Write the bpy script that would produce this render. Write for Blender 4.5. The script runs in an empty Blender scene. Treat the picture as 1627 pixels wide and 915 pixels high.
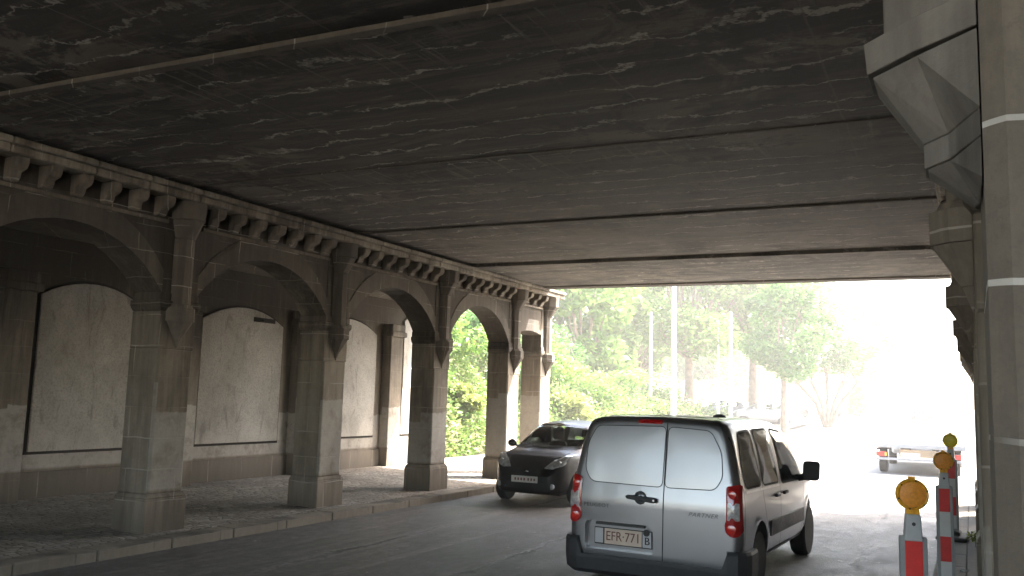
import bpy, bmesh, math, random
import numpy as np
from mathutils import Vector, Matrix
from mathutils.bvhtree import BVHTree
R_ = math.radians
rnd = random.Random(7)
C = bpy.context.scene.collection
scene = bpy.context.scene

# ------------------------------------------------------------------ camera
CAM_H = 1.95
cam_d = bpy.data.cameras.new('camera'); cam = bpy.data.objects.new('camera', cam_d); C.objects.link(cam)
f_px, W_px = 1400.0, 1627.0
vy = Vector((1545 - 813.5, 650 - 457.5, f_px)).normalized()
p2 = Vector((1545 - 813.5 - 1000, 650 - 457.5 - 29, f_px))
up = vy.cross(p2).normalized()
if up.y > 0: up = -up
vx = vy.cross(up).normalized()
if vx.x < 0: vx = -vx
right = Vector((vx.x, vy.x, up.x)); down = Vector((vx.y, vy.y, up.y)); fwd = Vector((vx.z, vy.z, up.z))
m = Matrix((right, -down, -fwd)).transposed().to_4x4(); m.translation = (0, 0, CAM_H)
cam.matrix_world = m
cam_d.sensor_width = 36; cam_d.lens = 36 * f_px / W_px
cam_d.clip_start = 0.05; cam_d.clip_end = 2000
scene.camera = cam

# ------------------------------------------------------------------ sky, sun, exposure
SUN_EL, SUN_AZ = R_(53), math.atan2(0.66, 0.75)      # azimuth from +Y towards +X
w = bpy.data.worlds.new('World'); scene.world = w; w.use_nodes = True
nt = w.node_tree; bg = nt.nodes['Background']; sky = nt.nodes.new('ShaderNodeTexSky')
sky.sky_type = 'NISHITA'; sky.sun_disc = False; sky.sun_elevation = SUN_EL; sky.sun_rotation = SUN_AZ
sky.air_density = 1.0; sky.dust_density = 4.0; sky.ozone_density = 1.0
tint = nt.nodes.new('ShaderNodeMix'); tint.data_type = 'RGBA'; tint.blend_type = 'MULTIPLY'; tint.inputs[0].default_value = 1
nt.links.new(sky.outputs[0], tint.inputs[6]); tint.inputs[7].default_value = (1.0, .93, .83, 1)
nt.links.new(tint.outputs[2], bg.inputs[0]); bg.inputs[1].default_value = 0.15
sd = bpy.data.lights.new('sun', 'SUN'); sd.energy = 3.4; sd.angle = R_(0.6); sd.color = (1, 0.95, 0.87)
sun = bpy.data.objects.new('sun', sd); C.objects.link(sun)
to_sun = Vector((math.sin(SUN_AZ) * math.cos(SUN_EL), math.cos(SUN_AZ) * math.cos(SUN_EL), math.sin(SUN_EL)))
sun.rotation_euler = to_sun.to_track_quat('Z', 'Y').to_euler(); sun.location = to_sun * 60
vs = scene.view_settings; vs.view_transform = 'Standard'; vs.look = 'None'; vs.gamma = 1; vs.use_curve_mapping = False
vs.exposure = 3.75
cy = scene.cycles
cy.max_bounces = 10; cy.diffuse_bounces = 7; cy.glossy_bounces = 4; cy.transmission_bounces = 4; cy.volume_bounces = 0
cy.use_denoising = True; cy.use_fast_gi = False; cy.sample_clamp_indirect = 6
cy.caustics_reflective = False; cy.caustics_refractive = False
cy.transparent_max_bounces = 8

# ------------------------------------------------------------------ helpers
class MB:
    def __init__(s): s.v = []; s.f = []; s.m = []; s.cur = 0
    def add(s, vs_, fs):
        o = len(s.v); s.v += [tuple(p) for p in vs_]
        s.f += [tuple(i + o for i in f) for f in fs]; s.m += [s.cur] * len(fs); return s
    def box(s, x0, x1, y0, y1, z0, z1):
        return s.add([(x0,y0,z0),(x1,y0,z0),(x1,y1,z0),(x0,y1,z0),(x0,y0,z1),(x1,y0,z1),(x1,y1,z1),(x0,y1,z1)],
                     [(0,3,2,1),(4,5,6,7),(0,1,5,4),(1,2,6,5),(2,3,7,6),(3,0,4,7)])
    def frustum(s, a, b):      # a, b: (x0,x1,y0,y1,z)
        (x0,x1,y0,y1,z0),(X0,X1,Y0,Y1,z1) = a, b
        return s.add([(x0,y0,z0),(x1,y0,z0),(x1,y1,z0),(x0,y1,z0),(X0,Y0,z1),(X1,Y0,z1),(X1,Y1,z1),(X0,Y1,z1)],
                     [(0,3,2,1),(4,5,6,7),(0,1,5,4),(1,2,6,5),(2,3,7,6),(3,0,4,7)])
    def prism(s, poly, axis, a, b):    # poly in the two other axes, extruded a..b
        n = len(poly)
        def P(p, t):
            if axis == 0: return (t, p[0], p[1])
            if axis == 1: return (p[0], t, p[1])
            return (p[0], p[1], t)
        return s.add([P(p, a) for p in poly] + [P(p, b) for p in poly],
              [tuple(range(n)), tuple(range(2*n-1, n-1, -1))] + [(i, i+n, (i+1) % n + n, (i+1) % n) for i in range(n)])
    def tube(s, pts, rads, n=8, cap=True):
        pts = [Vector(p) for p in pts]; rings = []
        for i, p in enumerate(pts):
            d = (pts[min(i+1, len(pts)-1)] - pts[max(i-1, 0)]).normalized()
            a = d.orthogonal().normalized() if i == 0 else (a - d * a.dot(d)).normalized()
            b = d.cross(a)
            r = rads[i] if hasattr(rads, '__len__') else rads
            rings.append([p + (a * math.cos(2*math.pi*k/n) + b * math.sin(2*math.pi*k/n)) * r for k in range(n)])
        vs_ = [q for r in rings for q in r]; fs = []
        for i in range(len(pts)-1):
            for k in range(n):
                fs.append((i*n+k, i*n+(k+1) % n, (i+1)*n+(k+1) % n, (i+1)*n+k))
        if cap: fs += [tuple(range(n-1, -1, -1)), tuple(range((len(pts)-1)*n, len(pts)*n))]
        return s.add(vs_, fs)
    def lathe(s, prof, c, axis='z', n=24):    # prof: (r, t)
        vs_ = []; fs = []
        for r, t in prof:
            for k in range(n):
                a = 2*math.pi*k/n; u, v_ = r*math.cos(a), r*math.sin(a)
                p = {'z': (u, v_, t), 'y': (u, t, v_), 'x': (t, u, v_)}[axis]
                vs_.append((c[0]+p[0], c[1]+p[1], c[2]+p[2]))
        for i in range(len(prof)-1):
            for k in range(n): fs.append((i*n+k, i*n+(k+1) % n, (i+1)*n+(k+1) % n, (i+1)*n+k))
        fs += [tuple(range(n)), tuple(range((len(prof)-1)*n, len(prof)*n))]
        return s.add(vs_, fs)
    def build(s, name, mat, parent=None, smooth=False, bevel=0, off=None):
        me = bpy.data.meshes.new(name)
        vv = s.v if off is None else [(a-off[0], b-off[1], c-off[2]) for a, b, c in s.v]
        me.from_pydata(vv, [], s.f); me.update()
        mats = mat if isinstance(mat, (list, tuple)) else [mat]
        for q in mats: me.materials.append(q)
        if len(mats) > 1: me.polygons.foreach_set('material_index', s.m)
        b = bmesh.new(); b.from_mesh(me); bmesh.ops.recalc_face_normals(b, faces=b.faces)
        if bevel:
            es = [e for e in b.edges if len(e.link_faces) == 2 and e.calc_face_angle(0) > R_(35)]
            bmesh.ops.bevel(b, geom=es, offset=bevel, segments=1, affect='EDGES', clamp_overlap=True)
        b.to_mesh(me); b.free()
        if smooth:
            me.shade_smooth(); me.set_sharp_from_angle(angle=R_(42))
        o = bpy.data.objects.new(name, me); C.objects.link(o); o.parent = parent
        return o

def tag(o, label=None, cat=None, group=None, kind=None):
    if label: o['label'] = label
    if cat: o['category'] = cat
    if group: o['group'] = group
    if kind: o['kind'] = kind
    return o
def empty(name, loc, label, cat, group=None, rz=0):
    o = bpy.data.objects.new(name, None); C.objects.link(o); o.location = loc; o.rotation_euler = (0, 0, rz)
    o.empty_display_size = .3
    return tag(o, label, cat, group)

# ------------------------------------------------------------------ materials
class NT:
    def __init__(s, name):
        s.m = bpy.data.materials.new(name); s.m.use_nodes = True; s.t = s.m.node_tree
        s.p = s.t.nodes['Principled BSDF']; s.out = s.t.nodes['Material Output']
    def n(s, typ, **kw):
        x = s.t.nodes.new('ShaderNode' + typ)
        for k, v in kw.items(): setattr(x, k, v)
        return x
    def l(s, a, b): s.t.links.new(a, b)
    def setin(s, sock, v):
        if hasattr(v, 'is_linked') or isinstance(v, bpy.types.NodeSocket): s.l(v, sock)
        else: sock.default_value = v
    def pos(s): return s.n('NewGeometry').outputs['Position']
    def objc(s): return s.n('TexCoord').outputs['Object']
    def mp(s, v, sc=(1,1,1), loc=(0,0,0), rot=(0,0,0)):
        x = s.n('Mapping'); s.l(v, x.inputs[0]); x.inputs['Scale'].default_value = sc
        x.inputs['Location'].default_value = loc; x.inputs['Rotation'].default_value = rot; return x.outputs[0]
    def noise(s, v, scale, det=4, rough=.55, dist=0):
        x = s.n('TexNoise'); s.l(v, x.inputs['Vector']); x.inputs['Scale'].default_value = scale
        x.inputs['Detail'].default_value = det; x.inputs['Roughness'].default_value = rough
        x.inputs['Distortion'].default_value = dist; return x.outputs['Fac']
    def ramp(s, v, a, b, lo=0., hi=1.):
        x = s.n('MapRange'); x.clamp = True; s.setin(x.inputs[0], v)
        for i, q in zip((1,2,3,4), (a,b,lo,hi)): x.inputs[i].default_value = q
        return x.outputs[0]
    def math(s, op, a, b=0., c=None):
        x = s.n('Math', operation=op); s.setin(x.inputs[0], a); s.setin(x.inputs[1], b)
        if c is not None: s.setin(x.inputs[2], c)
        return x.outputs[0]
    def mix(s, fac, a, b, mode='MIX'):
        x = s.n('Mix', data_type='RGBA', blend_type=mode); s.setin(x.inputs[0], fac)
        for i, q in ((6, a), (7, b)):
            if isinstance(q, (tuple, list)): q = tuple(q) + ((1,) if len(q) == 3 else ())
            s.setin(x.inputs[i], q)
        return x.outputs[2]
    def xyz(s, v):
        x = s.n('SeparateXYZ'); s.l(v, x.inputs[0]); return x.outputs
    def comb(s, x_, y_, z_):
        x = s.n('CombineXYZ'); s.setin(x.inputs[0], x_); s.setin(x.inputs[1], y_); s.setin(x.inputs[2], z_); return x.outputs[0]
    def bump(s, h, strength=.3, dist=.02):
        x = s.n('Bump'); x.inputs['Strength'].default_value = strength; x.inputs['Distance'].default_value = dist
        s.l(h, x.inputs['Height']); s.l(x.outputs[0], s.p.inputs['Normal'])
    def col(s, c): s.setin(s.p.inputs['Base Color'], c if not isinstance(c, (tuple, list)) else (*c[:3], 1))
    def rough(s, v): s.setin(s.p.inputs['Roughness'], v)

def simple(name, col, rough=.6, metal=0., coat=0., noise_amt=.12, nscale=9., emit=None, es=0.):
    k = NT(name); v = k.objc()
    n = k.noise(v, nscale, 3); dark = tuple(c*(1-noise_amt) for c in col); li = tuple(min(1, c*(1+noise_amt)) for c in col)
    k.col(k.mix(k.ramp(n, .3, .7), dark, li)); k.rough(k.ramp(k.noise(v, nscale*3, 2), .3, .7, max(.02, rough-.06), min(1, rough+.06)))
    k.p.inputs['Metallic'].default_value = metal; k.p.inputs['Coat Weight'].default_value = coat
    if emit: k.p.inputs['Emission Color'].default_value = (*emit, 1); k.p.inputs['Emission Strength'].default_value = es
    return k.m

def stone_mat(name, base, dark, grime=.6, mortar_col=(.42,.39,.34), joint=.39, wash=None, wash_z=1.9, wet=0, width=.85, seed=0., mortar=.007, top_dark=0., joff=-.12, lime=0., mo_s=.85, sided=False):
    base = (base[0]*1.05, base[1], base[2]*.91); dark = (dark[0]*1.08, dark[1], dark[2]*.88)
    k = NT(name); v = k.pos(); s = k.xyz(v)
    uv = k.comb(k.math('ADD', s[0], s[1]), k.math('ADD', s[2], joff), 0.)
    br = k.n('TexBrick'); wob = k.noise(v, 2.2, 2); 
    uvw = k.n('VectorMath', operation='ADD'); k.l(uv, uvw.inputs[0])
    k.l(k.comb(k.ramp(wob, .3, .7, -.012, .012), k.ramp(k.noise(v, 3.1, 2), .3, .7, -.008, .008), 0.), uvw.inputs[1]); k.l(uvw.outputs[0], br.inputs['Vector'])
    br.inputs['Scale'].default_value = 1; br.inputs['Mortar Size'].default_value = mortar; br.inputs['Mortar Smooth'].default_value = .15
    br.inputs['Brick Width'].default_value = width; br.inputs['Row Height'].default_value = joint
    br.inputs['Color1'].default_value = (0,0,0,1); br.inputs['Color2'].default_value = (1,1,1,1); br.inputs['Mortar'].default_value = (.5,.5,.5,1)
    blockv = br.outputs['Color']
    big = k.noise(k.mp(v, (1,1,.55), (seed,seed,0)), .9, 6, .62, .6)
    fine = k.noise(v, 14, 6, .7)
    streak = k.noise(k.mp(v, (5,5,.35)), 1.6, 5, .65, .4)
    g = k.math('MULTIPLY', k.ramp(k.math('ADD', k.math('MULTIPLY', big, .6), k.math('MULTIPLY', streak, .4)), .36, .62), grime)
    c = k.mix(g, base, dark)
    c = k.mix(k.ramp(blockv, 0, 1, 0, .22), c, k.mix(1., c, (.55,.55,.55), 'MULTIPLY'))
    lm = k.math('MULTIPLY', k.ramp(k.noise(k.mp(v, (7,7,1.1), (seed,1,3)), 1.2, 6, .7, .8), .66, .70), k.ramp(k.noise(v, .9, 2), .48, .56))
    if top_dark:  # mixes the stone darker towards the top, with a ragged edge
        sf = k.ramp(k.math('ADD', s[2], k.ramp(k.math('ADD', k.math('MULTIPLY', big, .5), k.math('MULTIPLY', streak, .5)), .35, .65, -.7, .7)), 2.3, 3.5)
        c = k.mix(k.math('MULTIPLY', sf, top_dark), c, (.042,.034,.027))
    if wash:
        # limewash brushed on up to a stepped line that follows the blocks
        st = k.n('TexWhiteNoise', noise_dimensions='2D'); 
        fl = k.n('VectorMath', operation='FLOOR'); sc_ = k.n('VectorMath', operation='MULTIPLY'); k.l(uv, sc_.inputs[0]); sc_.inputs[1].default_value = (1/.62, 0, 0)
        k.l(sc_.outputs[0], fl.inputs[0]); k.l(fl.outputs[0], st.inputs['Vector'])
        lim = k.math('ADD', k.math('MULTIPLY', st.outputs['Value'], .62), wash_z - .35)
        fz = k.math('SUBTRACT', lim, s[2])
        edge = k.math('ADD', fz, k.ramp(k.noise(v, 8, 3), .3, .7, -.02, .02))
        wf = k.math('MULTIPLY', k.ramp(edge, 0, .02), k.ramp(k.noise(v, 3.3, 5, .7), .34, .5, .35, 1))
        wf = k.math('MULTIPLY', wf, k.ramp(s[2], .62, .66))
        if sided:
            nx = k.math('ABSOLUTE', k.xyz(k.n('NewGeometry').outputs['True Normal'])[0])
            wf = k.math('MULTIPLY', wf, k.math('MAXIMUM', k.ramp(nx, .4, .8), k.ramp(s[1], 13.8, 13.9)))
        c = k.mix(wf, c, k.mix(k.ramp(big, .35, .65), wash, tuple(q*.72 for q in wash)))
    if lime: c = k.mix(k.math('MULTIPLY', lm, lime), c, (.50,.47,.41))
    if name == 'near_pier_stone':      # patch of lime paint at the lower outer corner
        pt_ = k.math('MULTIPLY', k.ramp(s[2], 1.892, 1.886), k.ramp(k.math('ADD', s[0], k.ramp(k.noise(v, 9, 4), .3, .7, -.03, .03)), .125, .14))
        c = k.mix(k.math('MULTIPLY', pt_, .7), c, (.42,.39,.34))
        c = k.mix(k.ramp(k.noise(v, 5, 7, .75), .45, .62, 0, .55), c, (.115,.098,.075))
        c = k.mix(k.ramp(k.noise(v, 45, 5, .8), .48, .62, 0, .5), c, (.10,.088,.072))
    # ground-level dirt
    dirt = k.math('MULTIPLY', k.ramp(k.math('ADD', s[2], k.ramp(fine, .3, .7, -.06, .06)), .5, .18), .5)
    c = k.mix(dirt, c, tuple(q*.55 for q in dark))
    mo = k.math('MULTIPLY', br.outputs['Fac'], k.ramp(k.noise(k.mp(v, (1,1,1), (4,2,seed)), 1.6, 4), .42, .6, .0, mo_s))
    c = k.mix(mo, c, mortar_col)
    c = k.mix(k.ramp(fine, .3, .72, 0, .35), c, k.mix(1., c, (.5,.49,.47), 'MULTIPLY'))
    k.col(c); k.rough(.9)
    h = k.math('SUBTRACT', k.math('MULTIPLY', fine, .5), k.math('MULTIPLY', br.outputs['Fac'], .5))
    k.bump(h, .5, .02)
    return k.m

M = {}
M['pier'] = stone_mat('pier_stone', (.33,.30,.26), (.10,.088,.075), .9, wash=(.42,.39,.345), wash_z=1.75, joint=.39, top_dark=.5, sided=True)
M['arch'] = stone_mat('arch_stone', (.26,.235,.20), (.06,.052,.044), 1., joint=.32, seed=3, top_dark=.6, lime=.8, mo_s=.45, mortar=.005, width=1.1)
M['cornice'] = stone_mat('cornice_stone', (.44,.41,.36), (.10,.085,.07), 1., joint=2, seed=5, lime=.8)
M['frieze'] = stone_mat('dark_frieze', (.12,.10,.085), (.03,.026,.022), 1., joint=4, seed=6, lime=.6)  # frieze toned darker than the corbels in front of it
M['corbel'] = stone_mat('corbel_stone', (.27,.245,.21), (.07,.06,.05), 1., joint=2, seed=9, lime=.9)
M['pilaster'] = stone_mat('pilaster_stone', (.23,.21,.185), (.085,.076,.066), .9, joint=.39, seed=7, top_dark=.35)
M['bwall'] = stone_mat('back_wall_stone', (.31,.285,.25), (.11,.098,.084), .8, wash=(.55,.52,.47), wash_z=1.75, joint=.39, seed=11, top_dark=.8, lime=.5, mo_s=.35, mortar=.005, width=1.2)
M['band'] = stone_mat('painted_plinth', (.22,.205,.188), (.13,.12,.108), .8, joint=3, seed=2)
M['vault'] = stone_mat('vault_render', (.15,.135,.115), (.055,.048,.042), .9, joint=5, seed=13)
M['near'] = stone_mat('near_pier_stone', (.205,.176,.147), (.088,.077,.067), 1., mortar_col=(.5,.47,.42), joint=.27, joff=-.005, width=5., seed=17, mortar=.006)
M['near_trim'] = stone_mat('near_trim_stone', (.225,.212,.198), (.065,.06,.055), 1., joint=4, seed=19, lime=.9)

def panel_mat():
    k = NT('plaster_panel'); v = k.pos(); s = k.xyz(v)
    big = k.noise(k.mp(v, (1,1,.8)), 1.3, 6, .6, .5); fine = k.noise(v, 26, 5, .7); sp = k.noise(v, 60, 2)
    c = k.mix(k.ramp(big, .36, .64), (.50,.485,.45), (.37,.355,.32))
    c = k.mix(k.ramp(fine, .48, .66, 0, .6), c, (.24,.22,.19))
    c = k.mix(k.ramp(k.noise(v, 7, 7, .8), .5, .66, 0, .4), c, (.22,.2,.17))
    c = k.mix(k.math('MULTIPLY', k.ramp(k.math('ADD', s[2], k.ramp(big, .3, .7, -.25, .25)), 1.3, .9), .5), c, (.58,.55,.5))
    c = k.mix(k.ramp(sp, .62, .70, 0, .6), c, (.1,.09,.08))
    c = k.mix(k.ramp(k.noise(k.mp(v, (2.5,2.5,.7), (4,1,2)), 1.5, 8, .7, 1.), .56, .66, 0, .6), c, (.17,.155,.13))
    k.col(c); k.rough(.92); k.bump(fine, .3, .01); return k.m
M['panel'] = panel_mat()
M['groove'] = simple('dark_groove', (.035,.03,.027), .95)

def soffit_mat():
    k = NT('soffit_concrete'); v = k.pos(); s = k.xyz(v)
    wob = k.n('TexNoise'); k.l(k.mp(v, (.55, 1.2, 1)), wob.inputs['Vector']); wob.inputs['Scale'].default_value = 1.0; wob.inputs['Detail'].default_value = 4
    y = k.math('ADD', k.math('ADD', s[1], k.ramp(wob.outputs['Fac'], .2, .8, -.22, .22)), k.ramp(k.noise(v, 3.2, 4, .65), .25, .75, -.12, .12))
    big = k.noise(k.mp(v, (.3,1.2,1)), .55, 6, .62, .5)
    st = k.noise(k.mp(v, (.33,1.9,1)), 1.6, 9, .74, 1.2)
    st2 = k.noise(k.mp(v, (.2,1.5,1), (3,1,0)), 2.2, 9, .76, 1.5)
    c = k.mix(k.ramp(big, .35, .65), (.066,.057,.048), (.025,.022,.019))
    c = k.mix(k.ramp(st, .44, .64, 0, .55), c, (.010,.0088,.0075))
    c = k.mix(k.ramp(st2, .5, .64, 0, .85), c, (.12,.102,.080))
    fk = k.noise(k.mp(v, (.55,.5,1), (6,2,0)), 1.9, 11, .72, .5)
    zone = k.ramp(k.noise(k.mp(v, (.25,.6,1), (3,7,0)), .9, 3), .42, .56)
    c = k.mix(k.math('MULTIPLY', k.ramp(fk, .50, .545), k.math('MULTIPLY', zone, 1.)), c, (.165,.142,.115))
    fk2 = k.noise(k.mp(v, (.5,.5,1), (1,5,0)), 1.7, 11, .72, .5)
    c = k.mix(k.ramp(fk2, .56, .60, 0, .7), c, (.010,.0088,.0075))
    # concrete mixed paler towards the open end
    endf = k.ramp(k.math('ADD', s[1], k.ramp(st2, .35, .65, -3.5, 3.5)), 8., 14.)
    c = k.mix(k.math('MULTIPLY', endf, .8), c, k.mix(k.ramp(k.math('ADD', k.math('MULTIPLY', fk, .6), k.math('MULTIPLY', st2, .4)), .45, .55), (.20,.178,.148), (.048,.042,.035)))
    # lime efflorescence lines that follow the slab joints, broken and wavy
    fr = k.math('ABSOLUTE', k.math('SUBTRACT', k.math('FRACT', k.math('DIVIDE', y, .44)), .5))
    ln = k.ramp(k.math('ADD', fr, k.ramp(k.noise(k.mp(v, (.6,1,1)), 6, 6, .8), .3, .7, -.05, .10)), .085, .03)
    ln = k.math('MULTIPLY', ln, k.ramp(k.noise(k.mp(v, (.5,.35,1), (11,6,0)), .9, 3), .36, .56, .3, 1.))
    brk = k.ramp(k.noise(k.mp(v, (.8,1.6,1), (7,3,0)), 1.1, 6, .75), .42, .50)
    c = k.mix(k.math('MULTIPLY', k.math('MULTIPLY', ln, brk), .9), c, (.42,.385,.33))
    # thin drip lines along the road direction
    xw = k.math('ADD', s[0], k.math('ADD', k.math('MULTIPLY', s[1], .02), k.ramp(k.noise(v, 1.1, 3), .3, .7, -.02, .02)))
    fx = k.math('ABSOLUTE', k.math('SUBTRACT', k.math('FRACT', k.math('DIVIDE', xw, 1.62)), .5))
    lx = k.math('MULTIPLY', k.ramp(fx, .008, .003), k.ramp(k.noise(k.mp(v, (2,.3,1), (1,9,0)), 1.2, 3), .44, .52))
    c = k.mix(k.math('MULTIPLY', lx, .6), c, (.13,.115,.095))
    # drip streaks running off each rib
    fy = k.math('FRACT', k.math('DIVIDE', k.math('ADD', s[1], -4.95), 3.45))
    dz = k.ramp(k.math('ADD', fy, k.ramp(k.noise(k.mp(v, (6,.3,1)), 1., 3), .3, .7, -.15, .15)), .30, .12)
    dn = k.ramp(k.noise(k.mp(v, (9,.5,1), (2,2,0)), 1.3, 5, .7), .56, .64)
    c = k.mix(k.math('MULTIPLY', k.math('MULTIPLY', dz, dn), .8), c, (.17,.15,.125))
    # lime crust spots
    sp = k.noise(k.mp(v, (.5,1.6,1), (5,5,0)), 2.6, 7, .78, 1.2)
    c = k.mix(k.ramp(sp, .655, .70, 0, .9), c, (.36,.33,.28))
    # rust
    ru = k.noise(k.mp(v, (.35,3,1), (2,8,0)), .8, 4, .6, .5)
    c = k.mix(k.ramp(ru, .63, .68, 0, .35), c, (.12,.085,.045))
    k.col(c); k.rough(.88)
    k.bump(k.math('ADD', k.noise(v, 12, 6, .7), k.math('MULTIPLY', k.math('MULTIPLY', ln, brk), .5)), .5, .02); return k.m
M['soffit'] = soffit_mat()
M['rib'] = stone_mat('rib_concrete', (.13,.118,.104), (.05,.045,.04), .8, joint=8, seed=23)

def road_mat():
    k = NT('asphalt'); v = k.pos(); s = k.xyz(v)
    fine = k.noise(v, 70, 4, .75); vf = k.n('TexVoronoi'); k.l(v, vf.inputs['Vector']); vf.inputs['Scale'].default_value = 55
    big = k.noise(k.mp(v, (1,.35,1)), .8, 6, .6, .6); st = k.noise(k.mp(v, (3.2,.16,1)), 1.3, 5, .65, .3)
    c = k.mix(k.ramp(big, .35, .65), (.108,.10,.094), (.185,.172,.162))
    c = k.mix(k.ramp(st, .5, .7, 0, .7), c, (.29,.27,.25))
    c = k.mix(k.ramp(vf.outputs['Distance'], .05, .4, .75, 0), c, (.26,.25,.245))
    c = k.mix(k.ramp(fine, .3, .6, .5, 0), c, (.02,.02,.02))
    g1 = k.noise(k.mp(v, (1,.55,1)), 7, 9, .85); g2 = k.noise(k.mp(v, (1,.7,1), (3,3,0)), 2.4, 8, .75, .4)
    c = k.mix(k.ramp(g1, .42, .56, .6, 0), c, (.05,.046,.043))
    c = k.mix(k.ramp(g1, .56, .68, 0, .7), c, (.26,.25,.24))
    c = k.mix(k.ramp(g2, .36, .46, .55, 0), c, (.045,.043,.042))
    c = k.mix(k.ramp(g2, .56, .66, 0, .45), c, (.22,.21,.20))
    # long cracks / seams along the road
    w_ = k.noise(v, 1.3, 5, .7)
    fx = k.math('ABSOLUTE', k.math('SUBTRACT', k.math('FRACT', k.math('DIVIDE', k.math('ADD', k.math('ADD', s[0], k.math('MULTIPLY', s[1], .03)), k.ramp(w_, .2, .8, -.12, .12)), 1.9)), .5))
    cr = k.math('MULTIPLY', k.ramp(fx, .035, .006), k.ramp(k.noise(k.mp(v, (1,.5,1)), .9, 4), .46, .54))
    c = k.mix(k.math('MULTIPLY', k.ramp(fx, .09, .03), k.ramp(k.noise(v, 14, 5, .8), .45, .6)), c, (.24,.23,.22))
    c = k.mix(cr, c, (.015,.015,.015))
    pt = k.n('TexVoronoi'); k.l(k.mp(v, (.45,.16,0), (1.3,.4,0)), pt.inputs['Vector']); pt.inputs['Scale'].default_value = 1.; pt.distance = 'CHEBYCHEV'
    c = k.mix(k.ramp(k.xyz(pt.outputs['Color'])[0], .55, .57, 0, .35), c, (.045,.044,.045))
    sp = k.noise(k.mp(v, (1,.6,1), (9,4,0)), 3.4, 5, .75)
    c = k.mix(k.ramp(sp, .66, .69, 0, .85), c, (.5,.48,.45))
    k.col(c); k.rough(k.ramp(g2, .3, .7, .48, .72)); k.bump(k.math('ADD', k.math('ADD', fine, g1), k.math('MULTIPLY', cr, -1.5)), .9, .02)
    k.p.inputs['Specular IOR Level'].default_value = .5
    return k.m
M['road'] = road_mat()
def cobble_mat():
    k = NT('sett_paving'); v = k.pos()
    vo = k.n('TexVoronoi', feature='DISTANCE_TO_EDGE'); k.l(k.mp(v, (1,1,0)), vo.inputs['Vector']); vo.inputs['Scale'].default_value = 9.5; vo.inputs['Randomness'].default_value = .55
    vc = k.n('TexVoronoi'); k.l(k.mp(v, (1,1,0)), vc.inputs['Vector']); vc.inputs['Scale'].default_value = 9.5; vc.inputs['Randomness'].default_value = .55
    big = k.noise(v, .8, 5, .6, .4); fine = k.noise(v, 30, 4, .7)
    c = k.mix(k.ramp(k.xyz(vc.outputs['Color'])[0], 0, 1), (.42,.385,.34), (.24,.218,.19))
    c = k.mix(k.ramp(big, .4, .62, 0, .75), c, (.15,.132,.112))
    c = k.mix(k.ramp(vo.outputs['Distance'], .0, .07, .9, 0), c, (.05,.045,.038))
    c = k.mix(k.ramp(fine, .55, .7, 0, .4), c, (.34,.32,.28))
    k.col(c); k.rough(.85); k.bump(k.ramp(vo.outputs['Distance'], 0, .12), .8, .02); return k.m
M['cobble'] = cobble_mat()
M['kerb'] = stone_mat('kerb_stone', (.40,.375,.34), (.22,.205,.185), .8, joint=4, seed=29, width=1.05, mortar=.012, mortar_col=(.04,.037,.033))
M['slab'] = stone_mat('pavement_slabs', (.24,.23,.21), (.12,.115,.105), .8, joint=4, seed=31)
def ground_mat():
    k = NT('ground_dirt'); v = k.pos(); n_ = k.noise(v, .25, 6, .6); f_ = k.noise(v, 6, 5, .7)
    c = k.mix(k.ramp(n_, .4, .6), (.30,.29,.26), (.24,.23,.2)); c = k.mix(k.ramp(f_, .5, .7, 0, .4), c, (.2,.19,.17))
    k.col(c); k.rough(.95); return k.m
M['ground'] = ground_mat()
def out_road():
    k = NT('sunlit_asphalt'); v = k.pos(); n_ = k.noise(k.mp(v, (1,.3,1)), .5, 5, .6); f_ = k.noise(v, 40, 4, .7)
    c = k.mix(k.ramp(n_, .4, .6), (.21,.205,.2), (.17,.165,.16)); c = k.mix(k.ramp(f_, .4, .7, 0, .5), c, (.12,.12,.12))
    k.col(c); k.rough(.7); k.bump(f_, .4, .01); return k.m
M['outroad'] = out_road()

def leaf_mat(name, a, b, trans=.45, dry=None):
    k = NT(name); v = k.pos(); g = k.n('NewGeometry').outputs['Random Per Island']
    n_ = k.noise(v, .9, 3)
    c = k.mix(k.ramp(k.math('ADD', k.math('MULTIPLY', g, .5), k.math('MULTIPLY', n_, .5)), .25, .75), a, b)
    if dry: c = k.mix(k.math('MULTIPLY', k.ramp(k.noise(k.mp(v, (1,1,1), (5,0,2)), .45, 3), .56, .64), k.ramp(g, .3, .6)), c, dry)
    k.col(c); k.rough(.55)
    tr = k.n('BsdfTranslucent'); k.l(c, tr.inputs['Color']); mx = k.n('MixShader'); mx.inputs[0].default_value = trans
    k.l(k.p.outputs[0], mx.inputs[1]); k.l(tr.outputs[0], mx.inputs[2]); k.l(mx.outputs[0], k.out.inputs[0]); return k.m
M['leafA'] = leaf_mat('leaf_fresh', (.09,.19,.035), (.20,.30,.06))
M['leafB'] = leaf_mat('leaf_deep', (.055,.15,.03), (.12,.24,.05))
M['leafC'] = leaf_mat('leaf_yellow', (.15,.20,.04), (.26,.30,.08))
M['leafG'] = leaf_mat('leaf_slope', (.08,.16,.03), (.20,.27,.07), dry=(.33,.27,.16))
M['bark'] = simple('bark', (.20,.15,.11), .9, noise_amt=.35, nscale=4)
M['soil'] = simple('slope_soil', (.09,.085,.04), .95, noise_amt=.4, nscale=2)

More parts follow.
